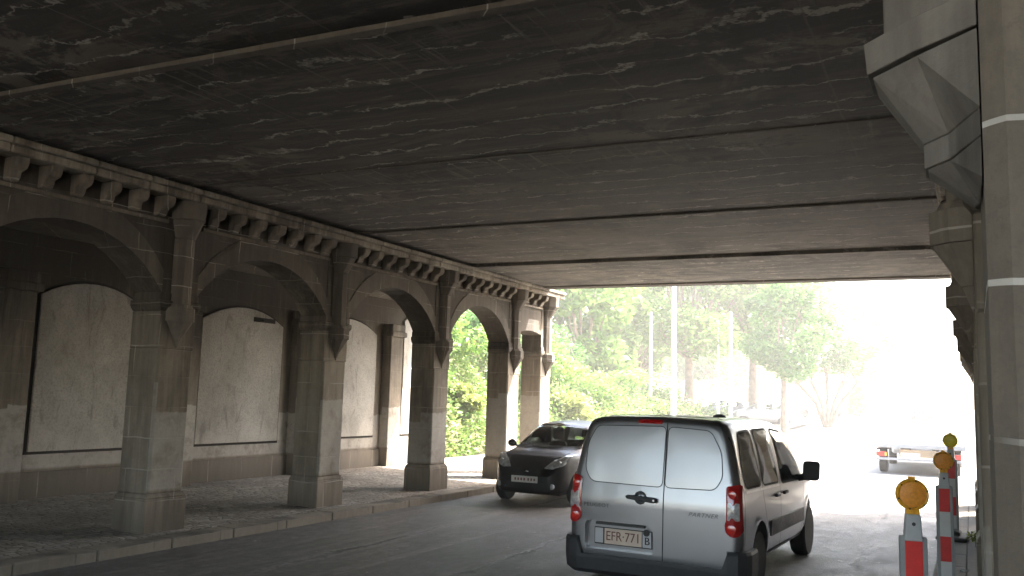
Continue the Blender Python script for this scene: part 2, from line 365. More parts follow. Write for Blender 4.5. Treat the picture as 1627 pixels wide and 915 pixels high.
# vehicle materials
def clear_glass():
    k = NT('clear_glass'); t = k.n('BsdfTransparent'); t.inputs[0].default_value = (.62,.68,.64,1); g = k.n('BsdfGlossy'); g.inputs['Roughness'].default_value = .03
    lw = k.n('Fresnel'); lw.inputs[0].default_value = 1.5; mx = k.n('MixShader'); k.l(lw.outputs[0], mx.inputs[0]); k.l(t.outputs[0], mx.inputs[1]); k.l(g.outputs[0], mx.inputs[2]); k.l(mx.outputs[0], k.out.inputs[0]); return k.m
M['clear'] = clear_glass()
def paint(name, col, metal=.0, rough=.3, coat=1.):
    k = NT(name); v = k.objc(); n_ = k.noise(v, 2, 2, .5)
    k.col(k.mix(k.ramp(n_, .35, .7), col, tuple(q*.9 for q in col))); k.rough(rough)
    k.p.inputs['Metallic'].default_value = metal; k.p.inputs['Coat Weight'].default_value = coat; k.p.inputs['Coat Roughness'].default_value = .06
    return k.m
M['silver'] = paint('silver_paint', (.31,.31,.322), .8, .29, .35)
M['blackp'] = paint('black_paint', (.004,.004,.005), 0, .4, .12)
M['blackp'].node_tree.nodes['Principled BSDF'].inputs['Specular IOR Level'].default_value = .3
M['whitep'] = paint('white_paint', (.78,.78,.77), 0, .35, .7)
M['greyp'] = paint('grey_paint', (.18,.19,.21), .3, .35, .8)
M['redp'] = paint('dark_red_paint', (.25,.03,.03), 0, .35, .8)
M['glass'] = simple('tinted_glass', (.012,.014,.014), .06, coat=1., noise_amt=.02); 
M['bumper'] = simple('dark_plastic', (.032,.032,.035), .55, noise_amt=.2)
M['line'] = simple('shut_line', (.012,.012,.013), .8)
M['rubber'] = simple('tyre_rubber', (.018,.018,.018), .85)
M['steel'] = simple('steel', (.45,.45,.46), .35, metal=.8)
M['rimgrey'] = simple('wheel_metal', (.38,.38,.39), .4, metal=.6)
M['redlens'] = simple('red_lens', (.42,.012,.012), .15, coat=1., noise_amt=.25, nscale=18)
M['redlens2'] = simple('bright_red_lens', (.62,.03,.02), .12, coat=1., noise_amt=.3, nscale=24)
M['clearlens'] = simple('clear_lens', (.45,.43,.43), .12, coat=1., noise_amt=.35, nscale=30)
M['headlens'] = simple('headlamp_lens', (.35,.36,.36), .08, coat=1., noise_amt=.4, nscale=14)
M['plate'] = simple('cream_plate', (.66,.54,.44), .5, noise_amt=.05)
M['platew'] = simple('white_plate', (.6,.58,.56), .5, noise_amt=.05)
M['plategrey'] = simple('grey_plate_end', (.5,.5,.52), .45, noise_amt=.05)
M['redink'] = simple('red_brown_ink', (.16,.05,.04), .6, noise_amt=.1)
M['blackink'] = simple('black_ink', (.02,.02,.02), .6)
M['greyink'] = simple('dark_chrome_lettering', (.07,.07,.075), .4)
M['badge'] = simple('chrome_badge', (.3,.3,.31), .25, metal=.9)
M['amber'] = simple('amber_lens', (1.,.43,.03), .4, coat=.1, noise_amt=.25, nscale=40)
M['amber_dark'] = simple('amber_reflector', (.95,.36,.05), .45, coat=.0, noise_amt=.15, nscale=60)
M['yellowl'] = simple('yellow_lens', (.98,.78,.02), .3, coat=.1)
M['sigred'] = simple('signal_red', (.80,.05,.045), .5, noise_amt=.1)
M['sigwhite'] = simple('signal_white', (.72,.72,.72), .5, noise_amt=.06)
M['greyplastic'] = simple('grey_plastic', (.33,.34,.35), .55, noise_amt=.1)
M['bluegrey'] = simple('white_grey_housing', (.52,.54,.56), .5, noise_amt=.08)
M['polewhite'] = simple('white_pole', (.75,.75,.74), .5)
M['brick'] = simple('pink_brick', (.24,.08,.075), .85, noise_amt=.2)
M['roofdark'] = simple('dark_roof', (.03,.018,.018), .8)
M['wallwhite'] = simple('white_render', (.75,.73,.70), .85)
M['wood'] = simple('weathered_wood', (.34,.25,.16), .8, noise_amt=.3, nscale=5)
M['litter'] = simple('plastic_litter', (.7,.7,.7), .4)

# ------------------------------------------------------------------ ground, road, pavements
YEND, YBEG = 19.45, -5.0
def gz(y):
    if y < 30: return 0.
    if y < 80: return (y-30)*.024
    return 1.2
def sheet(name, x0, x1, ys, dz, mat, label=None):
    mb = MB(); n = len(ys)
    mb.add([p for y in ys for p in ((x0, y, gz(y)+dz), (x1, y, gz(y)+dz))], [(2*i, 2*i+1, 2*i+3, 2*i+2) for i in range(n-1)])
    o = mb.build(name, mat); tag(o, label, kind='structure'); return o
ys_far = [-60, 0, 30, 40, 50, 60, 70, 80, 150, 600]
sheet('ground', -400, 400, [-300]+ys_far, -.03, M['ground'], 'pale ground reaching out to the horizon')
sheet('road', -8.66, -.44, [-60, 0, 10, 20.5], 0, M['road'], 'dark grey asphalt road under the bridge')
sheet('forecourt', -12.9, 26, [20.5, 30, 40, 50, 60, 70, 80, 150], -.004, M['outroad'], 'sunlit pale road and open square beyond the bridge')
mb = MB(); mb.add([(-8.96,-60,.121),(-8.96,21,.121),(-12.9,21,.2),(-12.9,-60,.2)], [(0,1,2,3)]); mb.box(-12.95,-8.97,-60,21,-.02,.115)
tag(mb.build('pavement', M['cobble']), 'cobbled pavement behind the left arcade', kind='structure')
mb = MB()
y = -58.
while y < 22:
    L = 1.0 + rnd.uniform(-.04, .04); j = rnd.uniform(-.006, .006)
    mb.box(-8.95, -8.65 + j, y, y + L - .012, -.03, .12 + rnd.uniform(-.004, .004)); y += L
tag(mb.build('kerb', M['kerb'], bevel=.012), 'worn stone kerb along the left pavement', kind='structure')
mb = MB(); y = -58.
while y < 27:
    mb.box(-.45 + rnd.uniform(-.005,.005), -.12, y, y + .99, -.03, .10); y += 1.
mb.box(-.115, 3.75, -58, 27, -.03, .098)
tag(mb.build('right_pavement', M['slab'], bevel=.008), 'narrow kerb and pavement along the right piers', kind='structure')
mb = MB()
mb.add([(-12.9,21,.204),(-8.96,21,.125),(-8.96,60,.85),(-12.9,60,.9),(-12.9,30,.2),(-8.96,30,.125)], [(0,1,5,4),(4,5,2,3)])
tag(mb.build('sunlit_pavement', M['slab']), 'bright sunlit pavement running on past the bridge', kind='structure')

# ------------------------------------------------------------------ arcade builder
def arc_pts(ya, yb, zs, rise, n=14):
    half = (yb-ya)/2; rad = (half*half + rise*rise)/(2*rise); cz = zs + rise - rad; cy_ = (ya+yb)/2; a0 = math.asin(min(1, half/rad))
    return [(cy_ + rad*math.sin(-a0 + 2*a0*i/n), cz + rad*math.cos(-a0 + 2*a0*i/n)) for i in range(n+1)]

def arcade(x0, s, yc, xback, label, near_first=False, flat_last=True):
    """x0 = pier road face, s = +1 when the road lies on the +X side"""
    T = empty('arcade', (x0, yc[0], 0), label, 'arcade')
    off = (x0, yc[0], 0)
    def X(u): return x0 + s*u
    def bx(mb, u0, u1, y0, y1, z0, z1): a, b = sorted((X(u0), X(u1))); mb.box(a, b, y0, y1, z0, z1)
    def fr(mb, u0,u1,y0,y1,z0, U0,U1,Y0,Y1,z1):
        a, b = sorted((X(u0), X(u1))); c_, d = sorted((X(U0), X(U1))); mb.frustum((a,b,y0,y1,z0), (c_,d,Y0,Y1,z1))
    D, HW = .52, .29
    zt = 4.06
    for i, y in enumerate(yc):
        near = near_first and i == 0
        pm, tm = (M['near'], M['near_trim']) if near else (M['pier'], M['pilaster'])
        # shaft with chamfered road-side corners
        mb = MB(); ch = .035
        poly = [(X(-D), y-HW), (X(-ch), y-HW), (X(0), y-HW+ch), (X(0), y+HW-ch), (X(-ch), y+HW), (X(-D), y+HW)]
        mb.prism(poly, 2, .60, 2.42 if not near else 2.90)
        if not near: bx(mb, -D, 0, y-HW, y+HW, 2.421, 2.90)
        shaft = mb.build('pier', pm, T, bevel=0 if near else .01, off=off)
        mb = MB()
        bx(mb, -D-.035, .035, y-HW-.035, y+HW+.035, .05, .54); fr(mb, -D-.035,.035,y-HW-.035,y+HW+.035,.541, -D-.002,.002,y-HW-.002,y+HW+.002,.60)
        mb.build('plinth', pm if near else M['pier'], shaft, bevel=.012, off=off)
        mb = MB()
        fr(mb, -D, 0, y-HW, y+HW, 2.901, -D, .04, y-HW-.05, y+HW+.05, 2.96)
        bx(mb, -D, .04, y-HW-.05, y+HW+.05, 2.961, 3.04); bx(mb, -D, .02, y-HW-.02, y+HW+.02, 3.041, 3.14)
        mb.build('capital', pm if near else M['arch'], shaft, bevel=.01, off=off)
        mb = MB(); bx(mb, -D, 0, y-HW, y+HW, 3.141, zt)
        mb.build('pier_head', pm if near else M['arch'], shaft, off=off)
        # engaged many-sided pilaster strip hanging on the road face
        def oc(mb, d0, w0, z0, d1, w1, z1):
            cw = (lambda w_: HW-.036) if near else (lambda w_: w_)
            P_ = lambda d, w_, z: [(X(.003), y-cw(w_), z), (X(.55*d), y-.82*w_, z), (X(d), y-.34*w_, z), (X(d), y+.34*w_, z), (X(.55*d), y+.82*w_, z), (X(.003), y+w_, z)]
            mb.add(P_(d0,w0,z0)+P_(d1,w1,z1), [(0,1,2,3,4,5),(11,10,9,8,7,6)] + [(k, k+6, (k+1) % 6+6, (k+1) % 6) for k in range(6)])
        ds, ws = (.168, .175) if near else (.115, .16)
        zb0 = 2.686 if near else 3.0
        mb = MB(); oc(mb, ds, ws, zb0, ds, ws, 3.86); mb.build('pilaster', tm, shaft, bevel=.006, off=off)
        mb = MB(); oc(mb, ds, ws, 3.861, .26, .22, 4.10); oc(mb, .28, .24, 4.101, .29, .25, 4.34)
        mb.build('pilaster_cap', M['pilaster'], shaft, bevel=.012, off=off)
        mb = MB()
        if near:
            oc(mb, .20, .20, 2.62, .205, .205, 2.685)
            oc(mb, .10, .13, 2.47, .19, .19, 2.614); oc(mb, .10, .13, 2.42, .10, .13, 2.469); oc(mb, .012, .04, 2.345, .095, .125, 2.419)
        else:
            oc(mb, .17, .19, 2.955, .15, .17, 2.999); oc(mb, .20, .21, 2.78, .20, .21, 2.954); oc(mb, .06, .07, 2.57, .185, .19, 2.779); oc(mb, .012, .015, 2.44, .055, .06, 2.569)
        mb.build('pendant', tm, shaft, bevel=.008, off=off)
    # wall above, one piece per bay, with arch cut as polygon
    for i in range(len(yc)-1):
        ya, yb = yc[i]+HW, yc[i+1]-HW
        last = flat_last and i == len(yc)-2
        if yb-ya < 2.2 and last: pts = arc_pts(ya, yb, 3.42, .06)
        else: pts = arc_pts(ya, yb, 3.14, .68)
        poly = [(ya, zt)] + [(a, b) for a, b in pts] + [(yb, zt)]
        mb = MB(); a, b = sorted((X(-D+.01), X(-.012)))
        n = len(pts)
        vs_ = [(a, p[0], p[1]) for p in pts] + [(a, p[0], zt) for p in pts] + [(b, p[0], p[1]) for p in pts] + [(b, p[0], zt) for p in pts]
        fs = []
        for j in range(n-1):
            fs += [(j, j+1, n+j+1, n+j), (2*n+j, 3*n+j, 3*n+j+1, 2*n+j+1), (j, 2*n+j, 2*n+j+1, j+1), (n+j, n+j+1, 3*n+j+1, 3*n+j)]
        fs += [(0, n, 3*n, 2*n), (n-1, 2*n-1+0, 4*n-1, 3*n-1)]
        mb.add(vs_, fs); aw = mb.build('arch_wall', M['arch'], T, off=off)
        if not (yb-ya < 2.2 and last):
            # proud arch ring
            po = arc_pts(ya-.0, yb+.0, 3.42, .72)
            po = [(yy, zz) for yy, zz in po]; mb = MB(); a, b = sorted((X(-.011), X(.0)))
            vs_ = [(a,*p) for p in pts] + [(a,*p) for p in po] + [(b,*p) for p in pts] + [(b,*p) for p in po]
            mb.add(vs_, fs); mb.build('arch_ring', M['pilaster'], aw, off=off)
        # string course + corbels
        mb = MB(); bx(mb, .0, .03, ya, yb, zt-.03, zt+.012); mb.build('string_course', M['corbel'], aw, off=off)
        y0, y1 = yc[i]+.24, yc[i+1]-.24; nC = max(2, round((y1-y0)/.37))
        for j in range(nC):
            yy = y0 + (y1-y0)*(j+.5)/nC; ww = .072 + rnd.uniform(-.006,.006)
            mb = MB(); hw = rnd.uniform(-.01,.01)
            mb.prism([(X(-.02), 4.09), (X(.05), 4.09), (X(.09), 4.14), (X(.10), 4.19+hw), (X(.19), 4.22), (X(.22), 4.27), (X(.225), 4.339), (X(-.02), 4.339)], 1, yy-ww, yy+ww)
            mb.build('corbel', M['corbel'], T, bevel=.012, off=off)
    # frieze behind the corbels and the cornice on top
    mb = MB(); bx(mb, -D, -.005, yc[0]-HW, yc[-1]+HW, zt+.001, 4.6); mb.build('frieze', M['frieze'], T, off=off)
    mb = MB(); e0, e1 = yc[0]-HW-.3, yc[-1]+HW+.12
    y = e0
    while y < e1 - .1:
        L = min(rnd.uniform(.75, 1.15), e1-y); j = rnd.uniform(-.008, .008)
        a, b = sorted((X(0), X(.29+j))); mb.box(a, b, y, y+L-.006, 4.341, 4.43+rnd.uniform(-.004,.004)); 
        a, b = sorted((X(0), X(.33+j))); mb.box(a, b, y, y+L-.006, 4.436, 4.505); y += L
    mb.build('cornice', M['cornice'], T, bevel=.015, off=off)
    a, b = sorted((X(-D-.001), xback)); mb = MB(); mb.box(a, b, yc[0]-HW, yc[-1]+HW, 4.22, 4.5); mb.build('walkway_ceiling', M['vault'], T, off=off)
    return T

YL = [-4.85, -1.6, 1.65, 4.9, 8.15, 11.4, 14.65, 17.72, 19.4]
YR = [1.93, 5.05, 8.15, 11.28, 14.4, 17.45, 19.4]
arcade(-9.15, 1, YL, -12.7, 'dark stained stone arcade of arches and piers on the left pavement')
arcade(.03, -1, YR, 3.6, 'stone arcade on the right whose nearest pier fills the right edge', near_first=True)

# ------------------------------------------------------------------ rear walls
def rear_wall(x, s, ypil, label, panels, detail=True):
    T = empty('panelled_wall', (x, 8, 0), label, 'wall'); off = (x, 8, 0)
    def bxs(mb, u0, u1, *r): a, b = sorted((x+s*u0, x+s*u1)); mb.box(a, b, *r)
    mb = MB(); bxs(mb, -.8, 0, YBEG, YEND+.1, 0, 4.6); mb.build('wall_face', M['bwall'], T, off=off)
    mb = MB(); bxs(mb, .002, .05, YBEG, YEND+.1, .1, .60); mb.build('base_band', M['band'], T, bevel=.01, off=off)
    for y in ypil:
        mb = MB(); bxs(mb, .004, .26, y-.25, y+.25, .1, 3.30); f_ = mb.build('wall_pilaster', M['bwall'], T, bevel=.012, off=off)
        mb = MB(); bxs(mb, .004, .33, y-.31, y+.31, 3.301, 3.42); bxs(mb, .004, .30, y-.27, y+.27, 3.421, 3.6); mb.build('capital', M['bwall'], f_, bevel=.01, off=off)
    for ya, yb, z0, zs, rise in panels:
        pts = arc_pts(ya, yb, zs, rise, 10); poly = [(ya, z0)] + pts + [(yb, z0)]
        g = .045; pg = [(ya-g, z0-g)] + [(ya-g, zs)] + [(p[0], p[1]+g) for p in pts[1:-1]] + [(yb+g, zs), (yb+g, z0-g)]
        mb = MB(); a, b = sorted((x+s*.003, x+s*.012)); mb.prism(pg, 0, a, b); pf = mb.build('panel_surround', M['groove'], T, off=off)
        mb = MB(); a, b = sorted((x+s*.013, x+s*.05)); mb.prism(poly, 0, a, b); mb.build('plaster_panel', M['panel'], T, bevel=.008, off=off)
    return T
wl = rear_wall(-12.7, 1, [4.9, 8.15, 11.4, 14.6, 17.85], 'long back wall with blind arched plaster panels behind the left arcade',
          [(5.5,7.6,.9,3.2,.28), (8.62,10.45,.9,3.30,.26), (11.85,14.03,.9,3.22,.3), (15.05,17.3,.92,3.3,.3), (18.45,19.3,.92,3.75,.14)])
rear_wall(3.6, -1, [1.93, 5.05, 8.15, 11.28, 14.4, 17.45], 'plain stone wall behind the arcade on the right', [])
o_ = MB(); o_.box(1.3,1.7,20.2,44,-.2,2.3); o_.box(1.25,1.75,20.15,44.05,2.302,2.42)  # unseen wall added to darken reflections on the van's side
o_ = o_.build('unseen_blocker', M['vault']); tag(o_, 'unseen wall added beyond the right arcade to darken van reflections', 'wall')
# broken bit of render with a wall light bracket on the second panel
o_ = MB(); o_.box(-12.645,-12.63,13.15,13.75,3.27,3.36); o_.box(-12.64,-12.56,13.35,13.6,3.29,3.33)
o_.build('broken_bracket', M['groove'], wl, off=(-12.7, 8, 0))

# ------------------------------------------------------------------ bridge deck
T = empty('bridge_deck', (-4.5, 8, 4.62), 'sooty concrete underside of the railway bridge spanning the road', 'bridge'); off = (-4.5, 8, 4.62)
ZC = 4.60; sk = .042
def skew_sheet(mb, y0, y1, z0, z1, xa=-13.5, xb=4.4):
    f = lambda x, y: y + sk*(x+9.1)
    mb.add([(xa,f(xa,y0),z0),(xb,f(xb,y0),z0),(xb,f(xb,y1),z0),(xa,f(xa,y1),z0),(xa,f(xa,y0),z1),(xb,f(xb,y0),z1),(xb,f(xb,y1),z1),(xa,f(xa,y1),z1)],
           [(0,3,2,1),(4,5,6,7),(0,1,5,4),(1,2,6,5),(2,3,7,6),(3,0,4,7)])
seams = [-5.0, -2.0, 1.4, 4.78, 8.15, 11.75, 15.3]
steps = [0, .02, 0, .02, 0, .025, 0]
for i in range(len(seams)-1):
    mb = MB(); skew_sheet(mb, seams[i]+.004, seams[i+1]-.004, ZC - steps[i], 5.6 + i*.003); mb.build('soffit_slab', M['soffit'], T, off=off)
    if i == 5: continue
    mb = MB(); skew_sheet(mb, seams[i+1]-[.03,.03,.07,.02,.02,.02][i], seams[i+1]+.02, ZC-[.03,.03,.045,.03,.03,.02][i], ZC-.002); mb.build('cross_rib', M['rib'], T, off=off, bevel=.003)
mb = MB(); skew_sheet(mb, 15.30, 18.45, ZC-.09, 5.62); mb.build('soffit_slab', M['soffit'], T, off=off)
mb = MB(); skew_sheet(mb, 18.46, 18.85, ZC-.12, 5.7); mb.build('edge_beam', M['rib'], T, off=off, bevel=.02)
mb = MB(); skew_sheet(mb, -5.4, -5.02, ZC-.12, 6.4); mb.build('edge_beam', M['rib'], T, off=off, bevel=.02)

# ------------------------------------------------------------------ vehicles
def chaikin(p, k=2):
    for _ in range(k):
        q = [p[0]]
        for a, b in zip(p[:-1], p[1:]):
            q += [tuple(.75*x+.25*y_ for x, y_ in zip(a, b)), tuple(.25*x+.75*y_ for x, y_ in zip(a, b))]
        q.append(p[-1]); p = q
    return p
def interp(tab, y): 
    xs = [t[0] for t in tab]; return [float(np.interp(y, xs, [t[i] for t in tab])) for i in range(1, len(tab[0]))]
def smooth_tab(tab, k=2): return chaikin([tuple(map(float, t)) for t in tab], k)

def loft_body(prof, top_tab, width_tab, length, zb=.28, z_belt=.95, ztop=1.83, r_rear=.12, lean=.06, lean_z=.9, ny=70, r_front=.1, zb_tab=None):
    """closed body; local x across, y forward from the rear face, z up. prof: (halfwidth, z) from sill to roof centre"""
    P = chaikin([(0, zb)] + prof, 2); P = [(0, zb)] + P[1:]
    top_tab = smooth_tab(top_tab); width_tab = smooth_tab(width_tab)
    ys = [0, .006, .02, .045, .08, .12, .17] + list(np.linspace(.24, length-.12, ny)) + [length-.07, length-.035, length-.012, length]
    rings = []
    for y in ys:
        h, = interp(top_tab, y); wf, = interp(width_tab, y)
        def rc(d, r): return 0 if d >= r else r - math.sqrt(max(0, r*r - (r-d)**2))
        ins = rc(y, r_rear) + rc(length-y, r_front)
        ring = []
        for px, pz in P:
            if h >= z_belt: z = pz if pz <= z_belt else z_belt + (pz-z_belt)*(h-z_belt)/(ztop-z_belt)
            else: z = zb + (pz-zb)*(h-zb)/(z_belt-zb) if pz <= z_belt else h + (pz-z_belt)*.02
            x = px*(wf - ins/.92); z2 = z
            if ins: z2 = z - ins*.7*max(0, (z-z_belt)/(ztop-z_belt))**2 + ins*.5*max(0, 1-(z-zb)/.3)
            yl = y + lean*(z-lean_z)*max(0, 1-y/1.) if z > lean_z else y
            ring.append((x, yl, z2))
        full = ring + [(-x, yy, z) for x, yy, z in reversed(ring[1:-1])]
        rings.append(full)
    n = len(rings[0]); vs_ = [p for r in rings for p in r]; fs = []
    for i in range(len(rings)-1):
        for j in range(n): fs.append((i*n+j, i*n+(j+1) % n, (i+1)*n+(j+1) % n, (i+1)*n+j))
    h = len(P)
    for base in (0, (len(rings)-1)*n):         # caps as strips between mirrored verts
        fs.append((base, base+1, base+n-1))
        for j in range(1, h-2): fs.append((base+j, base+j+1, base+n-j-1, base+n-j))
        fs.append((base+h-2, base+h-1, base+n-h+2))
    me = bpy.data.meshes.new('body'); me.from_pydata(vs_, [], fs)
    b = bmesh.new(); b.from_mesh(me); bmesh.ops.remove_doubles(b, verts=b.verts, dist=.0004); bmesh.ops.recalc_face_normals(b, faces=b.faces); b.to_mesh(me); b.free()
    return me
def boolean_cut(me, cutters):
    o = bpy.data.objects.new('tmp_body', me); C.objects.link(o); tmp = []
    for mb in cutters:
        c_ = mb.build('tmp_cut', M['line']); tmp.append(c_)
        md = o.modifiers.new('b', 'BOOLEAN'); md.object = c_; md.operation = 'DIFFERENCE'; md.solver = 'EXACT'
    bpy.context.view_layer.update(); dg = bpy.context.evaluated_depsgraph_get()
    new = bpy.data.meshes.new_from_object(o.evaluated_get(dg)); new.name = 'body'
    for q in [o] + tmp: bpy.data.objects.remove(q)
    return new
def bvh_of(me):
    b = bmesh.new(); b.from_mesh(me); t = BVHTree.FromBMesh(b); b.free(); return t
class Proj:
    """project flat shapes on the body. dirn: '-y' rear face, '+y' front face, '+x','-x' sides"""
    def __init__(s, tree, dirn): s.t = tree; s.d = dirn
    def pt(s, a, b, off=0):
        o, d = {'-y': ((a,-3,b),(0,1,0)), '+y': ((a,8,b),(0,-1,0)), '+x': ((3,a,b),(-1,0,0)), '-x': ((-3,a,b),(1,0,0)), 'z': ((a,b,4),(0,0,-1))}[s.d]
        h = s.t.ray_cast(Vector(o), Vector(d))
        if h[0] is None:
            n_ = s.t.find_nearest(Vector({'-y': (a,0,b), '+y': (a,4,b), '+x': (.9,a,b), '-x': (-.9,a,b), 'z': (a,b,1.5)}[s.d])); return n_[0] + n_[1]*off
        return h[0] + (h[1] * (1 if h[1].dot(Vector(d)) < 0 else -1))*off
    def patch(s, mb, poly, off=.006, rings=6, thick=.012, bulge=0.):
        cx_ = sum(p[0] for p in poly)/len(poly); cz = sum(p[1] for p in poly)/len(poly); n = len(poly); vs_ = []
        for k in range(rings, 0, -1):
            t = k/rings
            vs_ += [s.pt(cx_+(p[0]-cx_)*t, cz+(p[1]-cz)*t, off + bulge*(1-t**3)) for p in poly]
        vs_.append(s.pt(cx_, cz, off+bulge)); rim = [s.pt(p[0], p[1], off-thick) for p in poly]; vs_ += rim
        fs = [(r*n+i, r*n+(i+1) % n, (r+1)*n+(i+1) % n, (r+1)*n+i) for r in range(rings-1) for i in range(n)]
        ce = rings*n; fs += [((rings-1)*n+i, (rings-1)*n+(i+1) % n, ce) for i in range(n)]
        fs += [(i, ce+1+i, ce+1+(i+1) % n, (i+1) % n) for i in range(n)]
        return mb.add(vs_, fs)
    def strip(s, mb, line, wd=.006, off=.0025, sub=6, closed=False, thick=0.):
        if closed: line = line + [line[0]]
        pts = []
        for a, b in zip(line[:-1], line[1:]):
            k = max(1, int(math.dist(a, b)/.05)); pts += [(a[0]+(b[0]-a[0])*i/k, a[1]+(b[1]-a[1])*i/k) for i in range(k)]
        pts.append(line[-1]); L = []; Rr = []
        for i, p in enumerate(pts):
            a = pts[max(0, i-1)]; b = pts[min(len(pts)-1, i+1)]
            if closed and i in (0, len(pts)-1): a, b = pts[-2], pts[1]
            dx, dz = b[0]-a[0], b[1]-a[1]; q = math.hypot(dx, dz) or 1; nx, nz = -dz/q*wd/2, dx/q*wd/2
            L.append(s.pt(p[0]+nx, p[1]+nz, off)); Rr.append(s.pt(p[0]-nx, p[1]-nz, off))
        n = len(pts); mb.add(L+Rr, [(i, i+1, n+i+1, n+i) for i in range(n-1)]); return mb
def rpoly(pts, r=.04, k=4):
    out = []; n = len(pts)
    for i, p in enumerate(pts):
        a = Vector(pts[i-1]); b = Vector(p); c_ = Vector(pts[(i+1) % n])
        rr = min(r, (a-b).length*.45, (c_-b).length*.45)
        s0 = b + (a-b).normalized()*rr; s1 = b + (c_-b).normalized()*rr
        for j in range(k+1):
            t = j/k; out.append(tuple(s0*(1-t)**2 + b*2*t*(1-t) + s1*t*t))
    return out
def text_mesh(body, size, shear=0., extrude=.0, spacing=1.):
    cu = bpy.data.curves.new('t', 'FONT'); cu.body = body; cu.size = size; cu.shear = shear; cu.extrude = extrude
    cu.align_x = 'CENTER'; cu.align_y = 'CENTER'; cu.space_character = spacing; cu.resolution_u = 3
    o = bpy.data.objects.new('t', cu); C.objects.link(o); bpy.context.view_layer.update()
    me = bpy.data.meshes.new_from_object(o.evaluated_get(bpy.context.evaluated_depsgraph_get())); bpy.data.objects.remove(o); return me

def wheel(parent, x, y, r, wd, side):
    s = 1 if side > 0 else -1
    mb = MB(); mb.lathe([(r*.66, -wd/2), (r*.93, -wd/2), (r, -wd/2+.03), (r, wd/2-.03), (r*.93, wd/2), (r*.66, wd/2)], (x, y, r), 'x', 32)
    t = mb.build('wheel', M['rubber'], parent, smooth=False)
    mb = MB(); xo = x + s*(wd/2-.02)
    mb.lathe([(r*.665, xo-.05*s-x), (r*.665, xo+.012*s-x), (r*.60, xo+.012*s-x), (r*.58, xo-.03*s-x), (r*.2, xo-.01*s-x), (r*.18, xo+.01*s-x), (.01, xo+.012*s-x)], (x, y, r), 'x', 32)
    for k in range(9):
        a = k*2*math.pi/9; c_, s_ = math.cos(a), math.sin(a)
        mb.tube([(xo-.005*s, y+c_*r*.18, r+s_*r*.18), (xo-.012*s, y+c_*r*.6, r+s_*r*.6)], [.022,.028], 6)
    mb.build('rim', M['rimgrey'], t)
    return t
def wheel_cut(x0, x1, y, r):
    mb = MB(); mb.lathe([(r, x0), (r, x1)], (0, y, r-.02), 'x', 28); return mb

